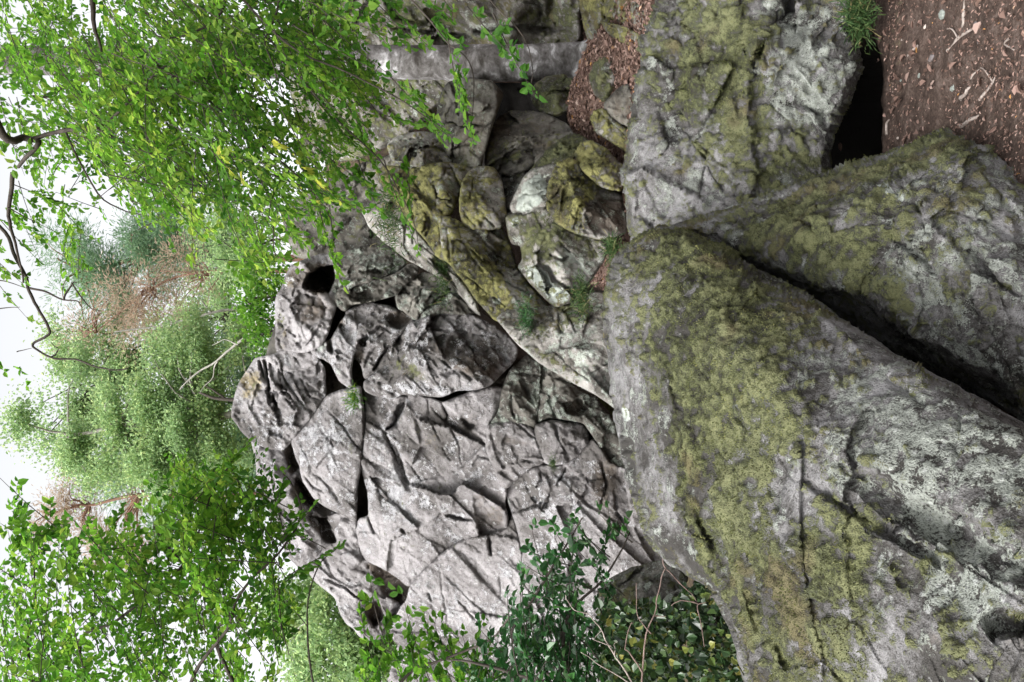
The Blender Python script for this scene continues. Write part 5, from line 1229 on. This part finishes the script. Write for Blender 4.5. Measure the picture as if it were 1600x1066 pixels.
far_tree('pine_tree', 'slender reddish trunked pine with bare twigs and brown tips on the left', 'needle', [(470, 778), (400, 776), (300, 776), (220, 772), (140, 790), (80, 800)], [(80, 810, 26, 34), (110, 790, 24, 26), (130, 830, 24, 26), (180, 850, 30, 30), (220, 850, 30, 26)], 20, G_DEAD, M_PINE, 3000, 0.12, 106, 0.085, GB)
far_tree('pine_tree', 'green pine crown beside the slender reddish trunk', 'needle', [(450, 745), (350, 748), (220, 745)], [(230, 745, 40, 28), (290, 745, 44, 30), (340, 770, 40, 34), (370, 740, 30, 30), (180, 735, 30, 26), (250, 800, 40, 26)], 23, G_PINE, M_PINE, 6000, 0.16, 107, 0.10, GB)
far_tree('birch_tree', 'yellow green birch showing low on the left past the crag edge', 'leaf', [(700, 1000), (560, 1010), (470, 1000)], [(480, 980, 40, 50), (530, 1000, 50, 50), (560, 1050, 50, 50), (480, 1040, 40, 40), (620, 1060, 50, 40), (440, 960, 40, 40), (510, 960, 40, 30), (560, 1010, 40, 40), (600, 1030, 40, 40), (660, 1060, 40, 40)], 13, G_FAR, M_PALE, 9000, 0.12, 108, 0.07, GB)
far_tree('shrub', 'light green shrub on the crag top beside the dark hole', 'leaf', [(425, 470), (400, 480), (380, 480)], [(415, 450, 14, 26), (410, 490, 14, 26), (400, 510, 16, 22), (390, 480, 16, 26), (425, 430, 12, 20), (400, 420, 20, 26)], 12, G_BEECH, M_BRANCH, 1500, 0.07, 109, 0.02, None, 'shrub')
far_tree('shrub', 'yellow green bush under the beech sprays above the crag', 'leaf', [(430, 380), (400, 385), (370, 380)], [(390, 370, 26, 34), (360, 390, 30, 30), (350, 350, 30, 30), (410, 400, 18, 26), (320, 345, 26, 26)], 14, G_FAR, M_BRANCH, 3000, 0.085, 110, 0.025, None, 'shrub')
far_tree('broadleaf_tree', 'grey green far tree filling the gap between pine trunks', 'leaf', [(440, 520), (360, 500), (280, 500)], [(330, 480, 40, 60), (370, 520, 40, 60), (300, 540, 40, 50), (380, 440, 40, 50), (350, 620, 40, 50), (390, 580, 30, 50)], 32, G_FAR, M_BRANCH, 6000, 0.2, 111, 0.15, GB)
# bare leaning stems
def stem_tree(name, label, pts, d, r0, mat, cat='tree', twigs=(), seed=1):
    base = V(pts[0][0], pts[0][1], d)
    gz = float(ground_p(base.x, base.y))
    foot = Vector((base.x, base.y, min(gz, base.z) - 0.05))
    o = empty(name, foot, label, cat)
    T_ = Tubes(); T_.add([tuple(foot)] + [xyz(V(p[0], p[1], d)) for p in pts], r0, r0 * 0.3, 7, 0.05, seed)
    T_.build('trunk', mat, o, foot)
    if twigs:
        for k, t in enumerate(twigs):
            T2 = Tubes()
            T2.add([xyz(V(p[0], p[1], d)) for p in t], r0 * 0.4, r0 * 0.12, 5, 0.05, seed + k)
            T2.build('branch', mat, o, foot)
    return o


stem_tree('birch_tree', 'thin pale stem leaning over the crag top', [(425, 495), (400, 512), (372, 538), (340, 565), (305, 585), (280, 610)], 13, 0.032, M_PALE, twigs=[[(372, 538), (350, 530), (330, 540)], [(340, 565), (330, 590), (310, 610)]], seed=3)
stem_tree('pine_tree', 'bare grey pine trunk standing behind the leaning pale stem', [(440, 455), (380, 478), (330, 488), (250, 510), (180, 520)], 20, 0.055, M_PALE, twigs=[[(330, 488), (300, 450), (270, 440)]], seed=4)
stem_tree('pine_tree', 'straight thin reddish trunk right of the bare grey pine', [(430, 425), (380, 424), (320, 426), (250, 424)], 22, 0.06, M_PINE, twigs=[[(350, 425), (335, 445), (320, 460)], [(330, 426), (310, 405), (290, 400)]], seed=5)
stem_tree('dead_tree', 'dark stubby trunk against the sky left of the crag summit', [(430, 622), (400, 624), (340, 622), (310, 612)], 17, 0.07, M_BRANCH, twigs=[[(350, 622), (330, 608), (318, 600)]], seed=6)

# the crooked bare branch against the white sky
cb = empty('dead_branch', xyz(V(-30, 330, 5.6)), 'crooked dark bare branch zigzagging across the white sky', 'branch')
TC = Tubes()
for k, (b, r0) in enumerate([([(-30, 330), (10, 365), (22, 400), (38, 430), (45, 455), (60, 480), (78, 515), (72, 528), (52, 538), (55, 545), (85, 560), (120, 562), (150, 575), (180, 578), (200, 577)], 0.013), ([(45, 450), (70, 455), (95, 468), (120, 472), (128, 480)], 0.009),
                             ([(100, 468), (112, 442), (118, 440)], 0.008), ([(112, 442), (140, 480), (158, 486)], 0.006), ([(80, 558), (90, 545), (78, 536)], 0.006), ([(170, 578), (174, 590)], 0.004), ([(-20, 436), (10, 440), (40, 450)], 0.006), ([(-20, 485), (10, 482), (30, 480)], 0.005), ([(26, 550), (52, 545)], 0.004)]):
    TC.add([xyz(V(p[0], p[1], 5.6)) for p in b], r0, r0 * 0.35, 6, 0.015, k + 2)
o = TC.build('branch', M_BRANCH, cb, cb.location)
LC = Leaves(); rng = np.random.default_rng(3)
for (a, b) in (((20, 420), (30, 460)), ((10, 400), (40, 430)), ((30, 570), (40, 600)), ((0, 560), (5, 580))):
    spray(LC, None, xyz(V(a[0], a[1], 5.6)), xyz(V(b[0], b[1], 5.6)), 16, 0.05, rng, 0.5, 0.5)
LC.build('leaves', G_BEECH, cb, cb.location)

# ------------------------------------------------------------------ small things
def on_ground(px, py):
    """where the view ray through a pixel meets the ground"""
    d = 2.2
    while d < 14:
        p = V(px, py, d)
        if p.z <= float(ground_p(p.x, p.y)):
            return p
        d += 0.02
    return V(px, py, 3.4)


M_STICK = simple_mat('dry_stick', [(0.3, (0.13, 0.10, 0.085)), (0.7, (0.36, 0.31, 0.28))], 40, 0.8, 0.4, 0.003)
sticks = [([(1483, 80), (1502, 62), (1521, 48)], 0.011, 'straight grey stick lying on the path below the two pale stones'), ([(1508, 42), (1510, 20), (1511, -8)], 0.010, 'pale stick running off the picture top edge on the path'),
          ([(1533, 156), (1553, 127), (1556, 108), (1561, 87)], 0.009, 'long bent grey stick lying across the path'), ([(1505, 155), (1512, 143), (1519, 132)], 0.011, 'short thick stick beside the long bent stick'),
          ([(1519, 124), (1530, 110), (1552, 100)], 0.005, 'thin curved twig next to the long bent stick'), ([(1505, 197), (1520, 186), (1537, 177)], 0.013, 'thick broken stick nearest the middle boulder ridge'),
          ([(1421, 87), (1430, 78), (1439, 72)], 0.009, 'short dark stick near the grass tuft'), ([(1387, 211), (1388, 198), (1391, 186)], 0.010, 'pale stub of root at the edge of the black hollow'),
          ([(1410, 62), (1412, 76), (1416, 86)], 0.006, 'thin brown twig between the grass tuft and the short dark stick'), ([(1580, 60), (1572, 72), (1590, 80)], 0.006, 'dark curled twig near the right hand edge of the path')]
for k, (pts, r_, lab) in enumerate(sticks):
    r_ *= 0.72
    P_ = [on_ground(*p) + Vector((0, 0, r_ * 0.8)) for p in pts]
    org = P_[0].copy()
    T_ = Tubes(); T_.add([tuple(p) for p in P_], r_, r_ * 0.6, 6, 0.012, k + 1)
    if k in (2, 0):
        m_ = P_[1]; T_.add([tuple(m_), tuple(m_ + Vector((0.05, 0.03, 0.01))), tuple(m_ + Vector((0.07, 0.08, 0.0)))], r_ * 0.5, r_ * 0.2, 5, 0.004, k)
    q = np.concatenate(T_.q); tri = q[q[:, 2] == q[:, 3]][:, :3]; q = q[q[:, 2] != q[:, 3]]
    o = put('stick', mesh_np('stick', np.concatenate(T_.v) - np.array(org), [q, tri], M_STICK), org)
    tag(o, lab, 'stick', 'sticks on the path')


def pebble(name, label, px, py, r, mat, seed, sq=(1, 1, 0.6)):
    p = on_ground(px, py); r *= 0.6
    n, m = 14, 9
    th = np.linspace(0, 2 * math.pi, n, endpoint=False); ph = np.linspace(0.15, math.pi - 0.15, m)
    d = np.stack([np.outer(np.sin(ph), np.cos(th)), np.outer(np.sin(ph), np.sin(th)), np.outer(np.cos(ph), np.ones(n))], -1)
    rr = r * (1 + 0.5 * fbm(d + seed * 3.7, 1.3, 3, seed))
    v = d * rr[..., None] * np.array(sq)
    idx = np.arange(n * m).reshape(m, n); nx = np.roll(idx, -1, 1)
    q = np.c_[idx[:-1].ravel(), idx[1:].ravel(), nx[1:].ravel(), nx[:-1].ravel()]
    me = mesh_np(name, v.reshape(-1, 3), [q, idx[0][None], idx[-1][::-1][None]], mat, smooth=True)
    tag(put(name, me, p + Vector((0, 0, r * 0.25))), label, 'stone', 'loose stones on the path')


M_PEB = simple_mat('pale_pebble', [(0.3, (0.25, 0.20, 0.17)), (0.7, (0.52, 0.46, 0.42))], 30, 0.8, 0.3, 0.003)
M_PEBD = simple_mat('dark_pebble', [(0.3, (0.07, 0.06, 0.06)), (0.7, (0.20, 0.18, 0.18))], 30, 0.8, 0.3, 0.003)
M_PEBG = simple_mat('lichen_pebble', [(0.3, (0.10, 0.11, 0.10)), (0.7, (0.30, 0.33, 0.30))], 60, 0.9, 0.5, 0.006)
for (x, y, r, m_, lab) in [(1446, 43, 0.016, M_PEB, 'pale pink stone on the path nearest the picture top'), (1452, 60, 0.013, M_PEB, 'small whitish stone next to the pale pink stone'), (1457, 91, 0.024, M_PEBD, 'flat dark purple stone sunk in the path'),
                           (1439, 117, 0.020, M_PEBG, 'grey green lichen crust lump nearer the grass tuft'), (1490, 138, 0.022, M_PEBG, 'grey green lichen crust lump beside the sticks'), (1408, 126, 0.009, M_PEBG, 'tiny pale green pebble beside the mossy strip'),
                           (1474, 23, 0.03, M_PEBG, 'half buried grey stone near the picture top edge'), (1403, 216, 0.01, M_PEB, 'tiny white pebble beside the black hollow'), (1526, 37, 0.014, M_PEBD, 'brown lump beside the straight grey stick'), (1530, 68, 0.014, M_PEBD, 'dark pebble with a hole beside it on the path')]:
    pebble('pebble', lab, x, y, r, m_, int(x), (1, 1.3, 0.5))

# loose leaves, needles and crumbs on the ground
M_LIT = leaf_mat('fallen_leaf', [(0.0, (0.055, 0.034, 0.026)), (0.35, (0.14, 0.088, 0.070)), (0.7, (0.25, 0.165, 0.138)), (0.92, (0.40, 0.30, 0.26)), (1.0, (0.42, 0.22, 0.08))], 0.1, 0.7, 0.2)


def litter(name, label, n, xr, yr, size, seed, wscale=0.6, tone=(0.5, 0.22), keep=None):
    rng = np.random.default_rng(seed)
    x = rng.uniform(*xr, n); y = rng.uniform(*yr, n)
    if keep is not None:
        k = keep(x, y, rng); x, y = x[k], y[k]
    z = ground_p(x, y) + rng.uniform(0.002, 0.03, len(x))
    p = np.stack([x, y, z], -1)
    L = Leaves()
    l = size * rng.uniform(0.5, 1.3, len(x))
    L.add(p, unit(rng.normal(0, 1, p.shape) * np.array([1, 1, 0.25])), unit(rng.normal(0, 0.45, p.shape) + np.array([0, 0, 1.0])), l, l * wscale * rng.uniform(0.6, 1.2, len(x)), np.clip(rng.normal(tone[0], tone[1], len(x)), 0, 1))
    o = L.build(name, M_LIT, None, (0, 0, 0), 0.35)
    tag(o, label, 'leaf litter', None, 'stuff')


litter('leaf_litter', 'reddish brown fallen beech leaves covering the shelf round the trunk', 40000, (0.4, 4.2), (4.4, 9.8), 0.042, 3)
litter('path_litter', 'scattered leaf bits and crumbs on the brown path', 14000, (0.1, 2.4), (2.2, 3.9), 0.013, 4, 0.5, (0.42, 0.24), keep=lambda x, y, r: ~((y > 3.5) & (x < 1.45)) & (r.uniform(0, 1, len(x)) < 0.35 + 0.65 * (fbm(np.stack([x, y, 0 * x], -1), 2.2, 3, 8) > 0.0)))

litter('dry_leaves', 'larger dry brown leaves lying about the path', 420, (0.3, 2.4), (2.2, 3.55), 0.034, 14, 0.6, (0.4, 0.25))


# moss cushions: short blades standing on the near boulders
def moss_tufts(rk, n, lo, ln, seed, thr=0.45):
    rng = np.random.default_rng(seed)
    q = rk['quads']; P = rk['P']
    a = P[q[:, 0]]; b = P[q[:, 1]]; c = P[q[:, 2]]
    area = np.linalg.norm(np.cross(b - a, c - a), axis=1)
    m = rk['moss'][q].mean(1)
    w = area * np.clip((m - thr + 0.1) * 2.2, 0, 1) ** 1.3
    k = rng.choice(len(q), n, p=w / w.sum())
    u, v = rng.uniform(0, 1, (2, n, 1))
    p = a[k] + (P[q[k, 1]] - a[k]) * u + (P[q[k, 3]] - a[k]) * v
    nn = rk['N'][q[k, 0]]
    g = fbm(p, 30, 3, seed)
    ax = unit(nn + rng.normal(0, 0.55, p.shape) + np.array([0, 0, 0.4]))
    l = ln * rng.uniform(0.5, 1.3, n) * (1 + 0.6 * g)
    L = Leaves()
    side = unit(np.cross(ax, rng.normal(0, 1, p.shape)))
    L.add(p - nn * 0.002, ax, side, l, l * 0.35, np.clip(0.45 + 0.6 * g + rng.normal(0, 0.14, n) + 0.55 * fbm(p, 5, 4, seed + 9), 0, 1))
    o = L.build('moss', M_MOSSB, rk['ob'], rk['ob'].location)
    o['kind'] = 'stuff'


M_MOSSB = leaf_mat('moss_blade', [(0.0, (0.034, 0.027, 0.014)), (0.3, (0.056, 0.055, 0.025)), (0.55, (0.080, 0.091, 0.037)), (0.8, (0.13, 0.142, 0.056)), (1.0, (0.24, 0.238, 0.105))], 0.25, 0.9, 0.1)
moss_tufts(B1, 34000, 0, 0.006, 1)
moss_tufts(B2, 9000, 0, 0.006, 2)
moss_tufts(R1, 11000, 0, 0.008, 3)


# grass and fern tufts
def tuft(name, label, px, py, d, n, ln, seed, mat=G_GRASS, spread=0.75, rad=0.08, cat='grass'):
    rng = np.random.default_rng(seed)
    c = np.array(xyz(V(px, py, d)))
    p = c + rng.normal(0, rad, (n, 3)) * np.array([1, 0.7, 0.35])
    ax = unit(rng.normal(0, spread, (n, 3)) + np.array([0, -0.25, 0.9]))
    L = Leaves(); l = ln * rng.uniform(0.5, 1.2, n)
    ax2 = unit(ax + np.array([0, 0, -0.5]) + rng.normal(0, 0.15, ax.shape))
    rn = np.clip(rng.normal(0.5, 0.25, n), 0, 1)
    nr_ = unit(np.cross(ax, rng.normal(0, 1, ax.shape)))
    L.add(p, ax, nr_, l * 0.6, l * 0.05 + 0.002, rn)
    L.add(p + ax * (l * 0.55)[:, None], ax2, nr_, l * 0.55, l * 0.045 + 0.002, rn)
    o = empty(name, c - np.array([0, 0, 0.02]), label, cat)
    b_ = L.build('blades', mat, o, o.location, 0.1)
    b_['kind'] = 'stuff'


tuft('grass_tuft', 'green grass tuft growing at the foot of the path side boulder', 1345, 28, 3.45, 420, 0.085, 1, rad=0.05)
tuft('fern_tuft', 'green tuft growing on the shaded crag under the grey brown slab', 697, 432, 7.0, 260, 0.10, 2, rad=0.11, cat='fern')
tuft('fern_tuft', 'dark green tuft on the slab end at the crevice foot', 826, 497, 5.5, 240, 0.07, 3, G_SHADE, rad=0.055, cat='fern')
tuft('grass_tuft', 'grass tuft hanging before the chalky white face', 912, 465, 5.2, 260, 0.08, 4, rad=0.06)
tuft('grass_tuft', 'small grass tuft behind the foreground boulder crest', 962, 388, 4.6, 200, 0.075, 5, rad=0.03)
tuft('fern_tuft', 'soft green fern tuft beneath the hanging beech leaves', 615, 345, 7.2, 260, 0.13, 6, rad=0.16, cat='fern')
tuft('grass_tuft', 'tiny yellow green plant rooted in the long crack of the crag', 556, 620, 9.5, 160, 0.12, 7, G_BEECH, rad=0.06)
tuft('grass_tuft', 'tiny green plant in the crack below the cream block', 866, 722, 8.7, 120, 0.06, 8, rad=0.035)

# ivy on the left, below the foreground boulder
rng = np.random.default_rng(77)
iv = empty('ivy', xyz(V(1120, 1010, 3.8)), 'dark ivy and yellowing leaves below the foreground boulder edge', 'ivy')
L = Leaves(); T_ = Tubes()
for (x, y) in sample_poly([(930, 950), (990, 940), (1040, 945), (1085, 905), (1112, 925), (1140, 985), (1170, 1050), (1200, 1110), (940, 1110)], 3200, rng):
    d0 = rng.uniform(3.5, 4.4)
    p = np.array([xyz(V(x, y, d0))])
    l = rng.uniform(0.022, 0.052, 1)
    L.add(p, unit(rng.normal(0, 0.7, (1, 3)) + np.array([[0, -0.3, -0.6]])), unit(rng.normal(0, 0.5, (1, 3)) + np.array([[0, -0.9, 0.5]])), l, l * 0.85, np.clip(rng.normal(0.42, 0.3, 1), 0, 1))
for k in range(12):
    T_ = Tubes()
    x, y = rng.uniform(960, 1120), rng.uniform(960, 1090)
    T_.add([xyz(V(x, y, 3.9)), xyz(V(x + rng.normal(0, 20), y + rng.normal(0, 30), 3.9)), xyz(V(x + rng.normal(30, 30), y + rng.normal(0, 40), 3.9))], 0.005, 0.002, 4, 0.02, k)
    T_.build('stem', M_BRANCH, iv, iv.location)
L.build('leaves', G_IVY, iv, iv.location)

# the bare reddish twig standing before it
tw = empty('bare_twig', xyz(V(1003, 1090, 3.3)), 'bare forked reddish twig standing left of the foreground boulder', 'twig')
T_ = Tubes()
for k, (b, r_) in enumerate([([(1003, 1090), (1004, 1040), (1012, 990), (1023, 955), (1026, 930), (1036, 895), (1041, 888)], 0.006), ([(1041, 890), (1055, 905), (1078, 928), (1090, 942)], 0.004), ([(1090, 943), (1080, 940), (1062, 940), (1048, 948)], 0.005), ([(1090, 943), (1102, 940)], 0.004), ([(1041, 888), (1034, 862), (1028, 845)], 0.004),
                             ([(1090, 945), (1094, 970), (1102, 1010)], 0.004), ([(1022, 962), (1040, 963)], 0.004), ([(1017, 990), (1006, 978), (998, 960), (996, 910)], 0.004), ([(1003, 1050), (985, 1020), (975, 1010), (985, 980), (990, 975)], 0.005)]):
    T_.add([xyz(V(p[0], p[1], 3.3)) for p in b], r_ * 0.7, r_ * 0.3, 6, 0.012, k)
T_.build('stem', M_TWIG, tw, tw.location)
tw2 = empty('bare_twig', xyz(V(1000, 1085, 3.0)), 'thin arching buff twig with buds before the dark sapling', 'twig')
T_ = Tubes()
for k, (b, r_) in enumerate([([(1000, 1085), (975, 1045), (955, 1010), (940, 985), (920, 962), (900, 955), (885, 930)], 0.005), ([(955, 1010), (935, 1005), (925, 998)], 0.003), ([(940, 985), (932, 995), (928, 1000)], 0.002), ([(990, 1070), (960, 1052), (935, 1040), (908, 1022)], 0.004), ([(965, 1030), (960, 1010), (962, 1000)], 0.0025)]):
    T_.add([xyz(V(p[0], p[1], 3.0)) for p in b], r_ * 0.7, r_ * 0.3, 5, 0.012, k)
T_.build('stem', M_STICK, tw2, tw2.location)
